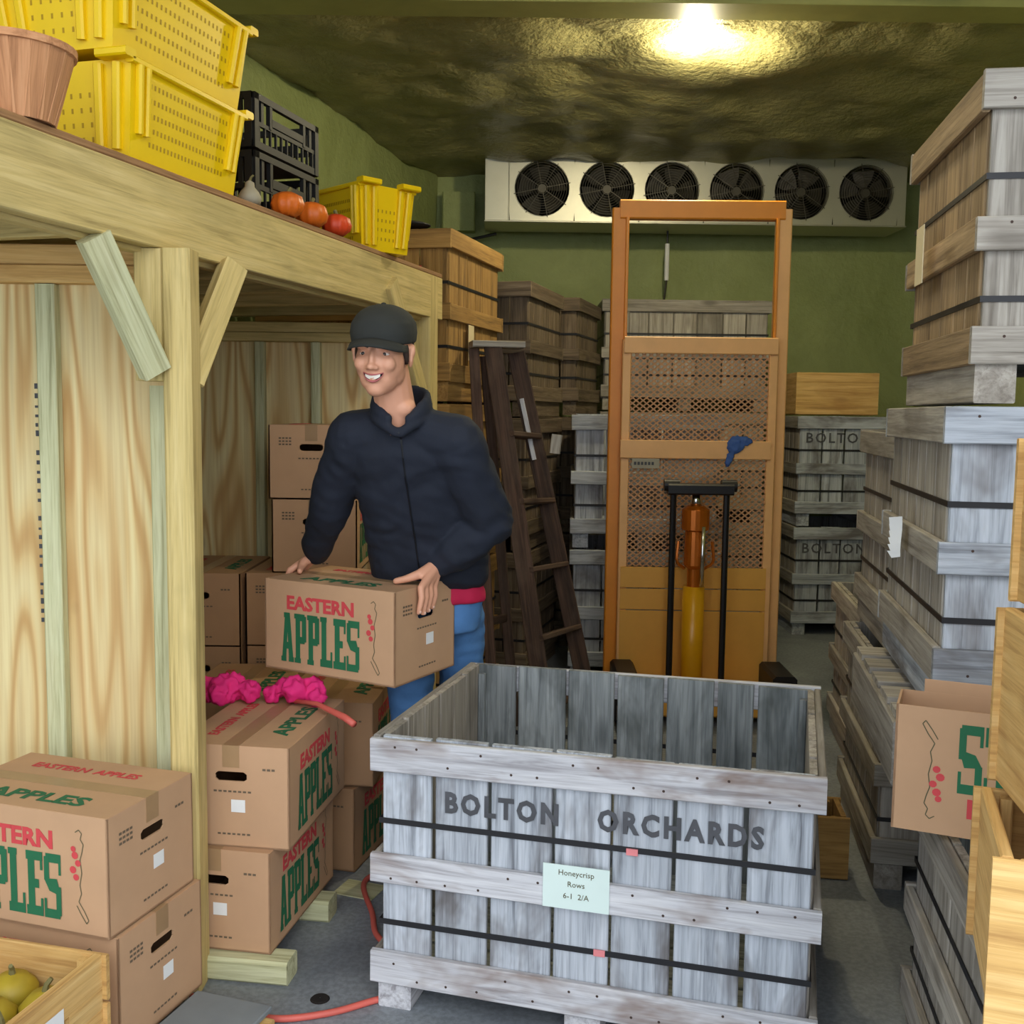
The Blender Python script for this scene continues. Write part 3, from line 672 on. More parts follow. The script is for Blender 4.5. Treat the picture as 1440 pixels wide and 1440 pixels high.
p2 = on_deck(.665, .18) + Vector((0, 0, .243)); lug('yellow vented lug crate stacked on another, nearly at top left corner', p2, ang, GY, L=.6, Wd=.37, H=.225)
for k in range(2): lug(('yellow lug crate hidden behind the front stack, on the deck', 'yellow lug crate just showing behind the stack and black crates')[k], on_deck(1.03, .72) + Vector((0, 0, .243 * k)), ang, GY, L=.5, Wd=.34, H=.225)
lug('single yellow lug crate on the far end of the platform', on_deck(2.05, .15), R_(-46), None, L=.37, Wd=.25, H=.24)

def black_crate(label, loc, rz, L=.46, Wd=.34, H=.2):
    c = thing('black_crate', label, 'crate', loc, rz, 'black plastic crates on the platform'); m = M['black']
    def panel(n, d):      # panel in local x/z, y=0
        mb = MB(); h = d / 2
        mb.box((-h, -.006, 0), (h, .006, .022)).box((-h, -.008, H - .02), (h, .008, H)).box((-h, -.008, 0), (-h + .025, .008, H)).box((h - .025, -.008, 0), (h, .008, H))
        mb.box((-h, -.005, H * .42), (h, .005, H * .5)); k = int(d / .035)
        for i in range(1, k): x = -h + d * i / k; mb.box((x - .003, -.004, .02), (x + .003, .004, H * .45))
        for sx in (-1, 1): mb.box((sx * h * .52 - .008, -.007, H * .45), (sx * h * .52 + .008, .007, H - .01)); mb.box((sx * h * .75 - .008, -.004, H * .5), (sx * h * .75 + .008, .004, H - .01))
        mb.box((-h * .5, -.007, H * .52), (h * .5, .007, H * .66)); return mk('side_panel', mb.V, mb.F, m)
    pl, pw = panel('l', L), panel('w', Wd)
    for s in (-1, 1):
        link('side_panel', pl, c, Matrix.Translation((0, s * Wd / 2, 0))); link('end_panel', pw, c, Matrix.Translation((s * L / 2, 0, 0)) @ Matrix.Rotation(math.pi / 2, 4, 'Z'))
    box(c, 'base', (-L / 2, -Wd / 2, 0), (L / 2, Wd / 2, .01), m)
    return c
bl = on_deck(1.38, .27)
black_crate('black plastic crate on the platform, lower of two, pumpkins in front', bl, ang, .43, .34, .195)
black_crate('black plastic crate on the platform, upper of two', bl + Vector((0, 0, .205)), ang, .43, .34, .165)
# pumpkins and gourd
for i, (s, off, r, m_, lb) in enumerate(((1.24, .012, .05, 'pump', 'mottled orange pumpkin nearest the black crates, left of three'), (1.42, .02, .052, 'pump', 'orange pumpkin in the middle of the three on the platform edge'), (1.6, .015, .048, 'pump2', 'red orange pumpkin beside the far yellow lug crate'))):
    c = thing('small_pumpkin', lb, 'pumpkin', on_deck(s, off + .012), i, 'small pumpkins on the platform edge')
    MB().lathe([(.002, .012), (r * .5, .003), (r * .9, r * .4), (r, r * .8), (r * .85, r * 1.3), (r * .4, r * 1.55), (.002, r * 1.42)], 40, lob=.1, nl=10).build('flesh', M[m_], c, smooth=True)
    MB().tube([(0, 0, r * 1.4), (.003, 0, r * 1.6), (.012, .003, r * 1.85)], [.009, .006, .007], 7).build('stem', M['stem'], c)
g = thing('pale_gourd', 'small pale gourd tucked between the yellow stack and black crates', 'gourd', on_deck(1.04, .04), .4); g.scale = (.9, .9, .75)
MB().lathe([(.001, 0), (.03, .006), (.038, .03), (.028, .055), (.016, .072), (.014, .09), (.001, .1)], 20, lob=.06, nl=6).build('flesh', M['gourd'], g, smooth=True)
MB().tube([(0, 0, .096), (.004, 0, .11), (.012, 0, .12)], [.005, .004, .004], 6).build('stem', M['stem'], g)
# tan basket
bk = thing('splint_basket', 'round tan splint basket on the platform at top left', 'basket', on_deck(.12, .065)); bk.scale = (1, 1, .98)
n = 18
for i in range(n):
    a = 2 * math.pi * i / n; d = Vector((math.cos(a), math.sin(a), 0)); w = .058
    board(bk, 'stave', d * .075 + Vector((0, 0, .0)), d * .118 + Vector((0, 0, .155)), Vector((-d.y, d.x, 0)), .04, .003, M['basket'], .001)
MB().lathe([(.07, .001), (.072, .02), (.094, .1), (.113, .152), (.117, .158)], 32).build('lining', M['basket'], bk, smooth=True)
MB().lathe([(.001, .003), (.074, .003)], 32).build('base', M['basket'], bk)
MB().lathe([(.118, .146), (.124, .147), (.125, .162), (.118, .163), (.117, .146)], 32).build('hoop', M['basket'], bk)
# pink cloth on the cartons
b_ = Blob()
for x, y, z, r in ((-.12, 0, .03, .07), (-.2, .02, .02, .06), (-.05, -.02, .025, .05), (.02, 0, .012, .04), (.1, -.02, .03, .06), (.15, .0, .03, .055), (.08, .03, .02, .06), (-.14, -.05, .02, .05), (.17, -.04, .012, .045)): b_.ell((x, y, z), (r, r * .7, r * .6), Euler((0, 0, random.random() * 3)))
pk = link('pink_cloth', meshify(b_.V, b_.F, .007, 3, M['pink'], 'pink_cloth', lambda p: -abs(noise.noise(p * 28)) * .03 + noise.noise(p * 70) * .005 + .006), None, Matrix.Translation((-.76, 3.2, .655)) @ Matrix.Diagonal((.95, .7, 1.1, 1)))
tag(pk, 'hot pink crumpled cloth lying on the cartons under the held carton', 'cloth')
hl = thing('coral_handle', 'coral rod-like handle on the pale carton, beside the pink cloth', 'handle', (-.58, 3.1, .655))
MB().tube([(-.1, .08, .0), (0, 0, .012), (.1, -.1, .0), (.13, -.13, -.01)], [.006, .008, .011, .01], 8).build('rod', M['hose'], hl, smooth=True)
# cord
def smooth_path(P, n=10):
    P = [Vector(p) for p in P]; P = [P[0] * 2 - P[1]] + P + [P[-1] * 2 - P[-2]]; out = []
    for i in range(1, len(P) - 2):
        for k in range(n):
            t = k / n; a, b, c, d = P[i - 1:i + 3]
            out.append(.5 * (2 * b + (c - a) * t + (2 * a - 5 * b + 4 * c - d) * t * t + (3 * b - a - 3 * c + d) * t ** 3))
    return out + [P[-2]]
cp = MB().tube(smooth_path([(-.40, 3.42, .012), (-.47, 3.31, .01), (-.415, 3.1, .009), (-.385, 2.97, .009), (-.31, 2.86, .01), (-.22, 2.75, .009), (-.28, 2.66, .009), (-.35, 2.62, .009), (-.46, 2.56, .009), (-.6, 2.535, .009), (-.74, 2.6, .009), (-.83, 2.63, .009)]), .009, 8)
tag(cp.build('power_cord', M['hose'], smooth=True), 'coral power cord curving across the floor beside the grey bin', 'cord')
cq = MB().tube(smooth_path([(-.47, 3.9, .72), (-.43, 3.72, .7), (-.40, 3.62, .6), (-.385, 3.56, .52), (-.40, 3.55, .44), (-.43, 3.6, .3), (-.42, 3.7, .01)]), .008, 8)
tag(cq.build('hanging_cord', M['hose'], smooth=True), 'coral cord loop hanging beside the stickered carton, behind man', 'cord')
fd = thing('floor_plug', 'small dark plug in the floor near the cord', 'plug', (-.492, 2.64, .0005))
MB().lathe([(.001, .004), (.022, .004), (.026, .0)], 20).build('cap', M['hole'], fd)

# ------------------------------------------------------------------ evaporator with six fans
EV = thing('evaporator_cooler', 'long aluminium six-fan cooler hung below the ceiling at the back', 'cooling unit', (-.225, 8.0, 2.98), R_(0.6))
EL, EH, ED, FR = 3.14, .475, .42, .2
ev = M['alu']
cx = [.42 + i * .484 for i in range(6)]
mb = MB(); seg = 40
for x in cx:   # panel cells with round openings
    o = len(mb.V); hw, hh = .242, EH / 2
    for i in range(seg):
        a = 2 * math.pi * i / seg; ca, sa = math.cos(a), math.sin(a); s = min(hw / max(abs(ca), 1e-6), hh / max(abs(sa), 1e-6))
        mb.V.append(Vector((x + ca * FR, 0, hh + sa * FR))); mb.V.append(Vector((x + ca * s, 0, hh + sa * s))); mb.V.append(Vector((x + ca * FR, .05, hh + sa * FR)))
    for i in range(seg):
        j = (i + 1) % seg; mb.F.append((o + 3 * i, o + 3 * i + 1, o + 3 * j + 1, o + 3 * j)); mb.F.append((o + 3 * i, o + 3 * j, o + 3 * j + 2, o + 3 * i + 2))
mb.quad((0, 0, 0), (cx[0] - .242, 0, 0), (cx[0] - .242, 0, EH), (0, 0, EH)); mb.quad((cx[5] + .242, 0, 0), (EL, 0, 0), (EL, 0, EH), (cx[5] + .242, 0, EH))
mb.build('front_panel', ev, EV)
box(EV, 'top_cover', (-.01, -.01, EH), (EL + .01, ED, EH + .012), ev); box(EV, 'drip_pan', (-.01, -.012, -.012), (EL + .01, ED, 0), ev, .004)
for x in (-.006, EL - .004): box(EV, 'end_cover', (x, 0, 0), (x + .01, ED, EH), ev)
box(EV, 'back_coil', (0, ED - .02, 0), (EL, ED, EH), M['cavity'])
box(EV, 'end_trim', (.17, -.008, .0), (.178, 0, EH), ev); 
for x in cx:
    mb = MB()
    for r in [.04 + .018 * k for k in range(10)]: mb.tube([(x + math.cos(a) * r, -.012, EH / 2 + math.sin(a) * r) for a in [2 * math.pi * i / 28 for i in range(29)]], .0022, 4, False)
    for k in range(8):
        a = math.pi * k / 4 + .2; mb.tube([(x + .03 * math.cos(a), -.014, EH / 2 + .03 * math.sin(a)), (x + .215 * math.cos(a), -.008, EH / 2 + .215 * math.sin(a))], .003, 4)
    gd = mb.build('fan_guard', M['guard'], EV)
    mb = MB()
    for k in range(5):
        a0 = 2 * math.pi * k / 5 + x; P = []
        for r, da, y0_, y1_ in ((.04, .35, .06, .09), (.12, .5, .05, .1), (.19, .42, .05, .1)):
            P += [Vector((x + r * math.cos(a0 - da), y0_, EH / 2 + r * math.sin(a0 - da))), Vector((x + r * math.cos(a0 + da), y1_, EH / 2 + r * math.sin(a0 + da)))]
        mb.quad(P[0], P[1], P[3], P[2]); mb.quad(P[2], P[3], P[5], P[4])
    mb.build('fan_blade', M['blade'], gd)
    MB().lathe([(.001, -.0), (.032, .0), (.045, .02), (.045, .1), (.001, .1)], 20).build('motor_hub', M['guard'], gd, Matrix.Translation((x, .0, EH / 2)) @ Matrix.Rotation(-math.pi / 2, 4, 'X'), smooth=False)
for x in (.34, 1.56, 2.8):
    box(EV, 'hanger', (x, -.004, EH), (x + .03, .0, CZ - 2.98 - .06), M['guard']); 
cd = thing('drain_pipe', 'thin white capped pipe hanging under the cooler', 'pipe', (1.18, 8.3, 2.35))
MB().tube([(0, 0, .52), (0, 0, .24)], .018, 8).build('sleeve', M['paper'], cd); MB().tube([(0, 0, .24), (-.015, 0, .1), (-.01, 0, -.05)], .008, 8).build('tube', M['guard'], cd); MB().tube([(0, 0, .62), (0, 0, .5)], .008, 6).build('hook', M['blackm'], cd)
jb = thing('junction_box', 'dark box on the back wall left of the cooler', 'electrical box', (-.45, BY - .1, 2.98))
box(jb, 'housing', (-.13, -.06, 0), (.13, .06, .3), M['wall'], .01); MB().tube(smooth_path([(-.1, -.02, -.02), (.05, -.05, -.07), (.3, -.1, -.03)]), .012, 6).build('cable', M['blackm'], jb)
# lamp
lp = thing('ceiling_bulb', 'bare lit bulb on the foam ceiling', 'lamp', (.906, 5.5, CZ - .13))
MB().lathe([(.001, -.05), (.02, -.046), (.031, -.025), (.03, 0), (.018, .03), (.014, .045)], 20).build('bulb', M['bulb'], lp, smooth=True)
MB().lathe([(.016, .04), (.024, .042), (.03, .08), (.05, .1), (.05, .14), (.001, .14)], 20).build('lamp_holder', M['gourd'], lp)
ld = bpy.data.lights.new('bulb_light', 'POINT'); ld.energy = 55; ld.color = (1, .88, .6); ld.shadow_soft_size = .06
lo = bpy.data.objects.new('bulb_light', ld); COL.objects.link(lo); lo.parent = lp; lo.location = (0, 0, -.1)
fill_bulb = copy_tree(lp); fill_bulb.location = (.7, 3.1, CZ - .13); fill_bulb['label'] = 'added unseen fill bulb on the ceiling above the frame'; fill_light = ld.copy(); fill_light.energy = 20  # extra bulb out of view, added as fill to brighten the interior
for c_h in fill_bulb.children:
    if c_h.type == 'LIGHT': c_h.data = fill_light

# ------------------------------------------------------------------ lift truck
LT = thing('lift_truck', 'orange pallet lift truck with a tall mast and mesh guard', 'lift truck', (.955, 5.5, 0), R_(-1))
o_, o2, pn, bm_ = M['lift'], M['lift2'], M['panel'], M['blackm']
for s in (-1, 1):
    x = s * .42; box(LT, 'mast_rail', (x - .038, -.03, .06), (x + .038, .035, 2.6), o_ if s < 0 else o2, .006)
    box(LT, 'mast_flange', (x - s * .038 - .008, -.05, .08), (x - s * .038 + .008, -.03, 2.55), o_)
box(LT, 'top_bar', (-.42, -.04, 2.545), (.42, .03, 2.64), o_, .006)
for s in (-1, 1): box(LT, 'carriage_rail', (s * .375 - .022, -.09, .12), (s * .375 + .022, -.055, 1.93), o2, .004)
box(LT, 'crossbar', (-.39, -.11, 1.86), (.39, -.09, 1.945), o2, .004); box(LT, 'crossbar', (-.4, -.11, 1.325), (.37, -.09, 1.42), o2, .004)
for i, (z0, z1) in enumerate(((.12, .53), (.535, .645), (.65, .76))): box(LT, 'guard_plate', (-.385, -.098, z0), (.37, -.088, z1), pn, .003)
for z0, z1 in ((1.42, 1.86), (.76, 1.325)):
    mb = MB(); w2 = .355; pitch = .036; h = z1 - z0; k = -h
    sl = .8
    for sg in (1, -1):
        c = -w2 * 2 - h
        while c < w2 * 2 + h:
            # line z = sg*sl*(x - c) clipped to the opening
            pts = []
            for z in (0, h):
                x = c + sg * z / sl
                if -w2 <= x <= w2: pts.append((x, z))
            for x in (-w2, w2):
                z = sg * sl * (x - c)
                if 0 < z < h: pts.append((x, z))
            if len(pts) >= 2: a, b = pts[0], pts[1]; mb.tube([(a[0], -.075, z0 + a[1]), (b[0], -.075, z0 + b[1])], .0052, 4, False)
            c += pitch
    mb.build('mesh_guard', M['mesh'], LT, kind='stuff')
for x in (-.145, .12):
    MB().tube([(x, -.28, .0 + .06), (x, -.28, 1.19)], .016, 8).build('chain_rod', bm_, LT)
box(LT, 'crosshead', (-.175, -.32, 1.155), (.15, -.24, 1.21), bm_, .008)
for x in (-.155, .13): MB().lathe([(.001, -.04), (.03, -.038), (.03, .038), (.001, .04)], 16).build('chain_wheel', bm_, LT, Matrix.Translation((x, -.28, 1.2)) @ Matrix.Rotation(math.pi / 2, 4, 'Y'))
MB().tube([(-.03, -.27, .06), (-.03, -.27, .69)], .055, 24).build('cylinder', M['cyl'], LT, smooth=True)
MB().tube([(-.03, -.27, .69), (-.03, -.27, .78), (-.03, -.27, .8), (-.03, -.27, .97), (-.03, -.27, .98), (-.03, -.27, 1.08), (-.03, -.27, 1.1)], [.035, .035, .055, .05, .07, .07, .04], 20).build('piston', M['amber'], LT, smooth=False)
MB().tube([(-.03, -.27, 1.09), (-.03, -.27, 1.16)], [.03, .018], 16).build('piston_tip', M['chrome'], LT, smooth=True)
MB().tube([(.0, -.325, .7), (.0, -.33, 1.0)], .012, 10).build('chrome_pin', M['chrome'], LT, smooth=True)
for s in (-1, 1):
    MB().tube(smooth_path([(-.03 + s * .05, -.27, .78), (-.03 + s * .09, -.29, .82), (-.03 + s * .085, -.28, .92)]), .008, 6).build('hydraulic_line', M['amber'], LT)
box(LT, 'base_frame', (-.38, -.4, .05), (.37, -.12, .16), pn, .01)
for x in (-.37, .41):
    box(LT, 'foot_block', (x - .06, -.42, .02), (x + .06, -.1, .27), bm_, .015)
    box(LT, 'outrigger', (x - .045, -.95, .03), (x + .045, -.42, .12), pn, .01)
    MB().tube([(x - .03, -.88, .05), (x + .03, -.88, .05)], .05, 20).build('wheel', bm_, LT)
    MB().tube([(x - .035, -.2, .055), (x + .035, -.2, .055)], .055, 20).build('wheel', bm_, LT)
MB().box((-.34, -.12, 1.275), (-.2, -.116, 1.325)).build('maker_plate', M['gourd'], LT)
mb = MB()
for k in range(6): mb.box((-.33 + k * .018, -.1215, 1.292), (-.318 + k * .018, -.1205, 1.308))
mb.build('plate_marks', M['stencil'], LT, kind='stuff')
b_ = Blob(); b_.ell((0, 0, 0), (.045, .015, .05), Euler((0, .5, 0))).ell((.04, 0, .02), (.05, .012, .025)).ell((-.03, 0, -.07), (.02, .01, .05), Euler((0, .3, 0)))
rg = link('rag', meshify(b_.V, b_.F, .006, 2, M['blue'], 'rag', lambda p: noise.noise(p * 60) * .006), None, Matrix.Translation((1.14, 5.375, 1.4)))
tag(rg, 'blue rag tied on the lower crossbar of the orange lift truck', 'rag')

# ------------------------------------------------------------------ ladder
LD = thing('wooden_stepladder', 'dark worn wooden stepladder leaning behind the man', 'ladder', (0, 5.1, 0))
def lb_(name, a, b, w, t, wd=(1, 0, 0), m='ladder'): return board(LD, name, Vector(a) - LD.location, Vector(b) - LD.location, wd, w, t, M[m], .004)
A0, A1 = Vector((.19, 4.72, 0)), Vector((-.10, 4.98, 1.86)); B0_, B1 = Vector((.42, 5.1, 0)), Vector((.01, 5.12, 1.84))
lb_('rail', A0, A1, .085, .03); lb_('rail', B0_, B1, .085, .03)
C0, C1 = Vector((-.07, 4.9, 0)), Vector((-.19, 5.02, 1.85)); D0, D1 = Vector((.03, 5.1, 0)), Vector((-.14, 5.1, 1.82))
lb_('rear_leg', C0, C1, .05, .028); lb_('rear_leg', D0, D1, .05, .028)
for f in (.1, .27, .44, .61, .78):
    a = A0.lerp(A1, f); b = B0_.lerp(B1, f); lb_('tread', a, b, .1, .024, (.3, 1, -.1))
for f in (.3, .7): lb_('spreader', C0.lerp(C1, f), D0.lerp(D1, f), .04, .02, (0, 0, 1))
lb_('top_cap', (-.205, 5.02, 1.87), (.04, 5.06, 1.87), .17, .03, (0, 1, 0), 'side')
lb_('splint', B0_.lerp(B1, .72) + Vector((-.02, -.03, 0)), B0_.lerp(B1, .88) + Vector((-.02, -.03, 0)), .022, .01, (1, 0, 0), 'pale')
lb_('cleat', (.21, 5.0, 1.45), (.2, 5.0, 1.36), .05, .02, (1, 0, 0), 'side')
# white paper hanging from the right stack, cream tag
pt = MB(); 
for i in range(6):
    z = -.03 * i; pt.quad((math.sin(i) * .004, -.035, z), (math.sin(i) * .004, .03, z - .01), (math.sin(i + 1) * .004, .028 - .004 * i, z - .04), (math.sin(i + 1) * .004, -.035, z - .03))
o = pt.build('torn_paper', M['paper'], None, Matrix.Translation((1.02, 2.78, 1.29)) @ Matrix.Rotation(R_(38), 4, 'Z') @ Matrix.Scale(.6, 4)); tag(o, 'torn white paper stapled to the second right-stack bin', 'paper')
o = MB().box((-.002, -.045, -.09), (.0, .045, .06)).build('cream_tag', M['cream'], None, Matrix.Translation((1.068, 2.82, 1.99)) @ Matrix.Rotation(R_(-9.5), 4, 'Z')); tag(o, 'cream oval tag hanging on the topmost right-stack bin', 'tag')

# ------------------------------------------------------------------ the man
from mathutils.bvhtree import BVHTree
PX = thing('person', 'man in charcoal cap, navy jacket and jeans, smiling, leaning to hold an apple carton', 'person', (-.25, 3.5, 0))
V3 = Vector
def pl(name, me, par=None): return link(name, me, par or PX, Matrix.Identity(4) if par else Matrix.Translation(-PX.location))
HC = V3((-.372, 3.0, 1.712)); HR = Euler((R_(7), R_(2), R_(-11)))
HM = Matrix.Translation(HC) @ HR.to_matrix().to_4x4(); HI = HM.inverted()
def hp(x, y, z): return HM @ V3((x, y, z))
# carton frame: u outwards from an end, v along its depth, z up
top = .735 + BH + .001
def c_r(u, v, z): return V3((hc.x, hc.y, 0)) + hx * (BL / 2 + u) + hy_ * v + V3((0, 0, z))
def c_l(u, v, z): return V3((hc.x, hc.y, 0)) - hx * (BL / 2 + u) + hy_ * v + V3((0, 0, z))
def unit(*k): return hx * k[0] + hy_ * k[1] + V3((0, 0, k[2]))
wR, wL = c_r(.012, .05, top + .062), c_l(-.035, .045, top + .055)
shL, shR = V3((-.475, 3.14, 1.475)), V3((-.17, 3.09, 1.465))
elL, elR = V3((-.572, 3.27, 1.25)), V3((-.07, 3.21, 1.215))
hipc = V3((-.262, 3.45, .93)); hL, hRr = hipc + V3((-.08, -.05, 0)), hipc + V3((.085, .04, 0))
kL, kR = V3((-.325, 3.42, .5)), V3((-.165, 3.6, .5)); aL, aR = V3((-.32, 3.5, .09)), V3((-.15, 3.72, .09))
b = Blob()
b.loft([(hipc + V3((0, 0, -.05)), .15, .1, .2), (hipc + V3((0, -.02, .1)), .14, .095, .2), (V3((-.3, 3.3, 1.2)), .14, .095, .1), (V3((-.315, 3.18, 1.38)), .15, .09, -.05), (V3((-.325, 3.13, 1.47)), .1, .065, -.1)])
b.limb([V3((-.33, 3.12, 1.47)), V3((-.345, 3.07, 1.57)), HC + V3((.012, .03, -.03))], [.07, .059, .057])
b.ell((-.325, 3.05, 1.56), (.045, .038, .035))
for sh, el, w in ((shL, elL, wL), (shR, elR, wR)): b.limb([V3((-.32, 3.13, 1.44)), sh, el, el.lerp(w, .4), el.lerp(w, .8), w], [.06, .052, .04, .036, .028, .026])
b.limb([hL, hL.lerp(kL, .5), kL, kL.lerp(aL, .4), aL], [.08, .07, .055, .05, .036]); b.limb([hRr, hRr.lerp(kR, .5), kR, kR.lerp(aR, .4), aR], [.08, .07, .055, .05, .036])
def he(c, r, rot=(0, 0, 0)): b.ell(hp(*c), r, (HR.to_matrix() @ Euler(rot).to_matrix()).to_euler(), seg=28)
he((0, .018, .04), (.078, .098, .085)); he((0, -.022, -.022), (.069, .072, .082)); he((0, -.03, -.062), (.056, .058, .05)); he((0, -.056, -.092), (.03, .028, .024))
for s in (-1, 1):
    he((s * .036, -.068, -.022), (.024, .022, .024)); he((s * .03, -.078, .026), (.026, .012, .009)); he((s * .045, .0, -.05), (.02, .042, .036), (.3, 0, s * .15))
    he((s * .079, .012, -.006), (.008, .02, .032), (0, 0, s * .4)); he((s * .085, .016, .01), (.006, .017, .02), (0, 0, s * .5)); he((s * .0125, -.096, -.031), (.008, .011, .0075))
he((0, -.092, -.006), (.0085, .012, .028), (-.38, 0, 0)); he((0, -.104, -.028), (.0115, .013, .0105)); he((0, -.075, -.056), (.028, .02, .022))
# hands: wrist, palm, five unequal bent fingers gripping the carton ends
def hand(w, knuckles, curls, thumb_root, thumb, side):
    for k in knuckles: b.limb([w, w.lerp(k, .55), k], [.019, .0145, .0115], 10)
    for k, c in zip(knuckles, curls):
        pts = [k]
        for d in c: pts.append(pts[-1] + d)
        b.limb(pts, [.0112, .0102, .0094, .008], 10)
    pts = [w.lerp(thumb_root, .3), thumb_root]
    for d in thumb: pts.append(pts[-1] + d)
    b.limb(pts, [.019, .016, .0122, .0102], 10)
knR = [c_r(.018, -.056 + i * .0245, top + (.0, .006, .004, -.004)[i]) for i in range(4)]
cR_ = [[unit(.006, -.004, -.034 * f), unit(-.004, -.003, -.027 * f), unit(-.004, -.002, -.019 * f)] for f in (.92, 1.08, 1.0, .82)]
hand(wR, knR, cR_, c_r(-.012, -.02, top + .034), [unit(-.034, -.02, -.014), unit(-.03, -.012, -.008)], 1)
knL = [c_l(.014, -.03 + i * .0245, top + (.006, .012, .01, .003)[i]) for i in range(4)]
cL_ = [[unit(-.01, -.004, -.03 * f), unit(.003, -.002, -.027 * f), unit(.004, 0, -.019 * f)] for f in (.92, 1.08, 1.0, .82)]
hand(wL, knL, cL_, c_l(-.02, .0, top + .032), [unit(.012, -.03, -.014), unit(.018, -.026, -.006)], -1)
body_me = meshify(b.V, b.F, .0042, 3, M['skin'], 'body')
for v in body_me.vertices:      # eye sockets, mouth corners, temples
    p = HI @ v.co
    if abs(p.x) < .09 and p.y < .02 and abs(p.z) < .12:
        d = 0
        for s in (-1, 1):
            d += .0085 * math.exp(-(((p.x - s * .031) / .015) ** 2 + ((p.z - .007) / .010) ** 2)) + .003 * math.exp(-(((p.x - s * .034) / .007) ** 2 + ((p.z + .056) / .009) ** 2)) + .0025 * math.exp(-(((p.x - s * .03) / .004) ** 2 + ((p.z + .04) / .012) ** 2))
        d += .003 * math.exp(-((p.x / .03) ** 2 + ((p.z + .074) / .006) ** 2))
        v.co = HM @ V3((p.x, p.y + d, p.z))
body = pl('body', body_me)
hb = BVHTree.FromPolygons([HI @ v.co for v in body_me.vertices], [p.vertices for p in body_me.polygons])
def fy(x, z):
    h = hb.ray_cast(V3((x, -.3, z)), V3((0, 1, 0))); return h[0].y if h[0] else -.08
def hpart(name, q, mat, smooth=True, par=None): return pl(name, mk(name, [HM @ v for v in q.V], q.F, mat, smooth), par)
for s in (-1, 1):
    ey = fy(s * .031, .006); e = Blob().ell((s * .031, ey + .0055, .005), (.0125, .0085, .0068), seg=16); eo = hpart('eye', e, M['eye'])
    e = Blob().ell((s * .031 - .0015, ey - .0022, .0045), (.0052, .002, .0055), seg=12); hpart('iris', e, M['iris'], par=eo)
    P_ = [(s * .013, .0235), (s * .03, .029), (s * .048, .022)]; hpart('eyebrow', MB().tube([(x, fy(x, z) - .0005, z) for x, z in P_], [.0028, .0036, .0018], 6), M['hair'])
    P_ = [(s * .0185, .008), (s * .025, .0115), (s * .033, .0122), (s * .043, .006)]; hpart('eyelid', MB().tube([(x, ey - .0012 + abs(x - s * .031) * .18, z) for x, z in P_], [.001, .0022, .0022, .001], 6), M['skin'])
N = 16; U_, L_ = [], []
for i in range(N + 1):
    t = i / N * 2 - 1; x = t * .029; zu = -.0525 + .0055 * t * t; zl = zu - .0165 * (1 - t * t) ** .7
    U_.append(V3((x, fy(x, zu) - .0012, zu))); L_.append(V3((x, fy(x, zl) - .0012, zl)))
mb = MB()
for i in range(N): mb.quad(L_[i], L_[i + 1], U_[i + 1], U_[i])
mo = hpart('mouth', mb, M['hole'], False)
mb = MB(); d = V3((0, -.001, 0))
for i in range(2, N - 2): mb.quad(U_[i].lerp(L_[i], .7) + d, U_[i + 1].lerp(L_[i + 1], .7) + d, U_[i + 1] + d, U_[i] + d)
hpart('teeth', mb, M['teeth'], False, mo)
mb = MB().tube([p + V3((0, 0, .0015)) for p in U_], [.0012 + .0018 * (1 - abs(i / N * 2 - 1)) for i in range(N + 1)], 6); mb.tube([p + V3((0, 0, -.001)) for p in L_], [.0012 + .0028 * (1 - abs(i / N * 2 - 1)) for i in range(N + 1)], 6); hpart('lips', mb, M['lip'], par=mo)
h_ = Blob(); h_.ell((0, .034, .016), (.081, .088, .074), seg=24)
for s in (-1, 1): h_.ell((s * .0735, -.006, .002), (.006, .013, .03), seg=12)
hpart('hair', (lambda me: type('q', (), dict(V=[v.co.copy() for v in me.vertices], F=[tuple(p.vertices) for p in me.polygons])))(meshify(h_.V, h_.F, .005, 2, M['hair'], 'hair')), M['hair'])
c_ = Blob(); c_.ell((0, .014, .075), (.089, .104, .064), seg=30)
c_.loft([(V3((0, .014, .03)), .086, .103, 0), (V3((0, .014, .06)), .09, .107, 0), (V3((0, .014, .09)), .086, .1, 0)])
cm = meshify([HM @ v for v in c_.V], c_.F, .005, 5, M['capm'], 'cap'); capo = pl('cap', cm)
mb = MB(); n = 22
for k, r in enumerate((0, .35, .7, 1)):
    for i in range(n + 1):
        t = i / n * 2 - 1; q_ = math.sqrt(max(0, 1 - t * t)); bx, by = t * .08, -.03 - .058 * q_; fx, fy_ = t * .08, -.035 - .108 * q_
        mb.V.append(V3((bx + (fx - bx) * r, by + (fy_ - by) * r, .046 - .018 * r - .02 * t * t)))
for k in range(3):
    for i in range(n): a = k * (n + 1) + i; mb.F.append((a, a + 1, a + n + 2, a + n + 1))
pk_ = hpart('cap_peak', mb, M['capm'], par=capo); so = pk_.modifiers.new('t', 'SOLIDIFY'); so.thickness = .005
bt = Blob().ell((0, .012, .138), (.008, .008, .005), seg=10); hpart('cap_button', bt, M['capm'], par=capo)
for k, cu in zip(knR, cR_):
    tip = k + cu[0] + cu[1] + cu[2]; pl('fingernail', (lambda q: mk('fingernail', q.V, q.F, M['nailm'], True))(Blob().ell(tip + hx * .0065 + V3((0, 0, .002)), (.0045, .0045, .0065), seg=8)))
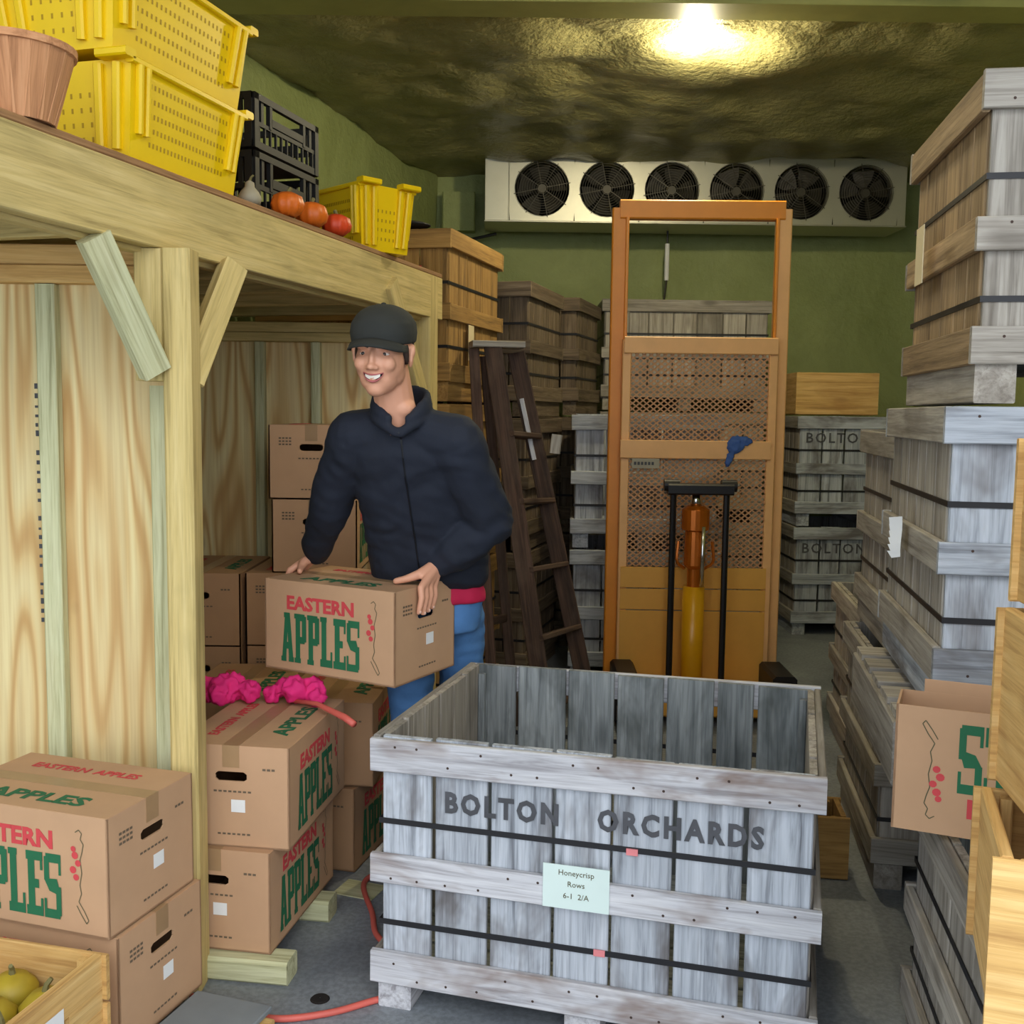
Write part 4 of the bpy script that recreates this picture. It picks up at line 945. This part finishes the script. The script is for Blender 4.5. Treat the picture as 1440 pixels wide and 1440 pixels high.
# jacket with sleeves to the wrist and a standing collar, one surface
j = Blob()
j.loft([(V3((-.265, 3.425, .985)), .168, .13, .15), (V3((-.265, 3.41, 1.01)), .186, .148, .15), (V3((-.268, 3.36, 1.1)), .19, .15, .12), (V3((-.282, 3.29, 1.22)), .188, .145, .08), (V3((-.298, 3.22, 1.33)), .186, .135, .0), (V3((-.31, 3.16, 1.42)), .18, .115, -.08), (V3((-.318, 3.13, 1.49)), .14, .088, -.12), (V3((-.328, 3.11, 1.54)), .088, .07, -.12)])
def sleeve(a, e, w, rs): j.limb([a, a.lerp(e, .5), e, e.lerp(w, .35), e.lerp(w, .7), e.lerp(w, .93)], rs, 18)
sleeve(shL, elL, wL, [.078, .07, .063, .06, .052, .043]); sleeve(shR, elR, wR, [.083, .08, .076, .074, .062, .046])
j.limb([shL, V3((-.335, 3.12, 1.5))], [.076, .068]); j.limb([shR, V3((-.31, 3.11, 1.5))], [.08, .068])
for lv, rad, zt in ((0, .08, -.02), (1, .079, 0), (2, .077, .02), (3, .076, .036)):
    for s in (-1, 1):
        P = []
        for i in range(11):
            t = i / 10; a = math.pi / 2 - t * math.pi * (.97, .88, .79, .72)[lv]
            P.append(V3((-.328 + s * math.cos(a) * rad, 3.09 + math.sin(a) * rad * 1.08, 1.585 - (.075 if lv == 0 else .055) * t ** 2 + zt)))
        j.limb(P, [.0135 - .0015 * lv] * 11, 8)
def folds(p):
    d = noise.noise(V3((p.x * 8, p.y * 8, p.z * 15 + noise.noise(p * 5) * 3))) * .008 + noise.noise(V3((p.x * 24 + p.z * 12, p.y * 20, p.z * 28))) * .004
    return d * min(1, max(.15, (1.52 - p.z) / .12)) + .002
jm = meshify(j.V, j.F, .0065, 4, M['jacket'], 'jacket', folds); jo = pl('jacket', jm)
bv = BVHTree.FromPolygons([v.co for v in jm.vertices], [p.vertices for p in jm.polygons]); zz_ = []
for i in range(28):
    t = i / 27; x = -.325 + .045 * t; z = 1.49 - .49 * t; hit = bv.ray_cast(V3((x, 2.5, z)), V3((0, 1, 0)))
    if hit[0]: zz_.append(hit[0] + V3((0, -.0005, 0)))
zm = MB().tube(zz_, .003, 6); pl('zip', mk('zip', zm.V, zm.F, M['zip']), jo)
q = Blob().loft([(V3((-.258, 3.44, .93)), .176, .132, .15), (V3((-.26, 3.435, .95)), .178, .135, .15), (V3((-.262, 3.425, 1.0)), .165, .125, .15)], 36)
pl('shirt_hem', meshify(q.V, q.F, .008, 3, M['shirt'], 'shirt_hem', lambda p: noise.noise(p * 25) * .004))
q = Blob(); q.loft([(hipc + V3((.005, -.01, -.1)), .15, .115, .15), (hipc + V3((.005, -.01, .01)), .165, .122, .15), (V3((-.26, 3.435, .94)), .16, .12, .15)])
q.limb([hL + V3((0, 0, -.06)), hL.lerp(kL, .5), kL, kL.lerp(aL, .5), aL + V3((0, 0, .03))], [.09, .082, .07, .064, .06], 18); q.limb([hRr + V3((0, 0, -.06)), hRr.lerp(kR, .5), kR, kR.lerp(aR, .5), aR + V3((0, 0, .03))], [.09, .082, .07, .066, .06], 18)
pl('jeans', meshify(q.V, q.F, .009, 4, M['jeans'], 'jeans', lambda p: noise.noise(V3((p.x * 14, p.y * 14, p.z * 28))) * .006))
for a in (aL, aR):
    q = Blob(); q.ell(a + V3((0, 0, -.035)), (.042, .055, .05)).ell(a + V3((0, -.11, -.05)), (.046, .09, .036)).ell(a + V3((0, .02, 0)), (.042, .048, .06))
    q.loft([(a + V3((0, -.06, -.088)), .046, .13, 0), (a + V3((0, -.06, -.07)), .046, .128, 0)]); pl('boot', meshify(q.V, q.F, .008, 2, M['shoe'], 'boot'))
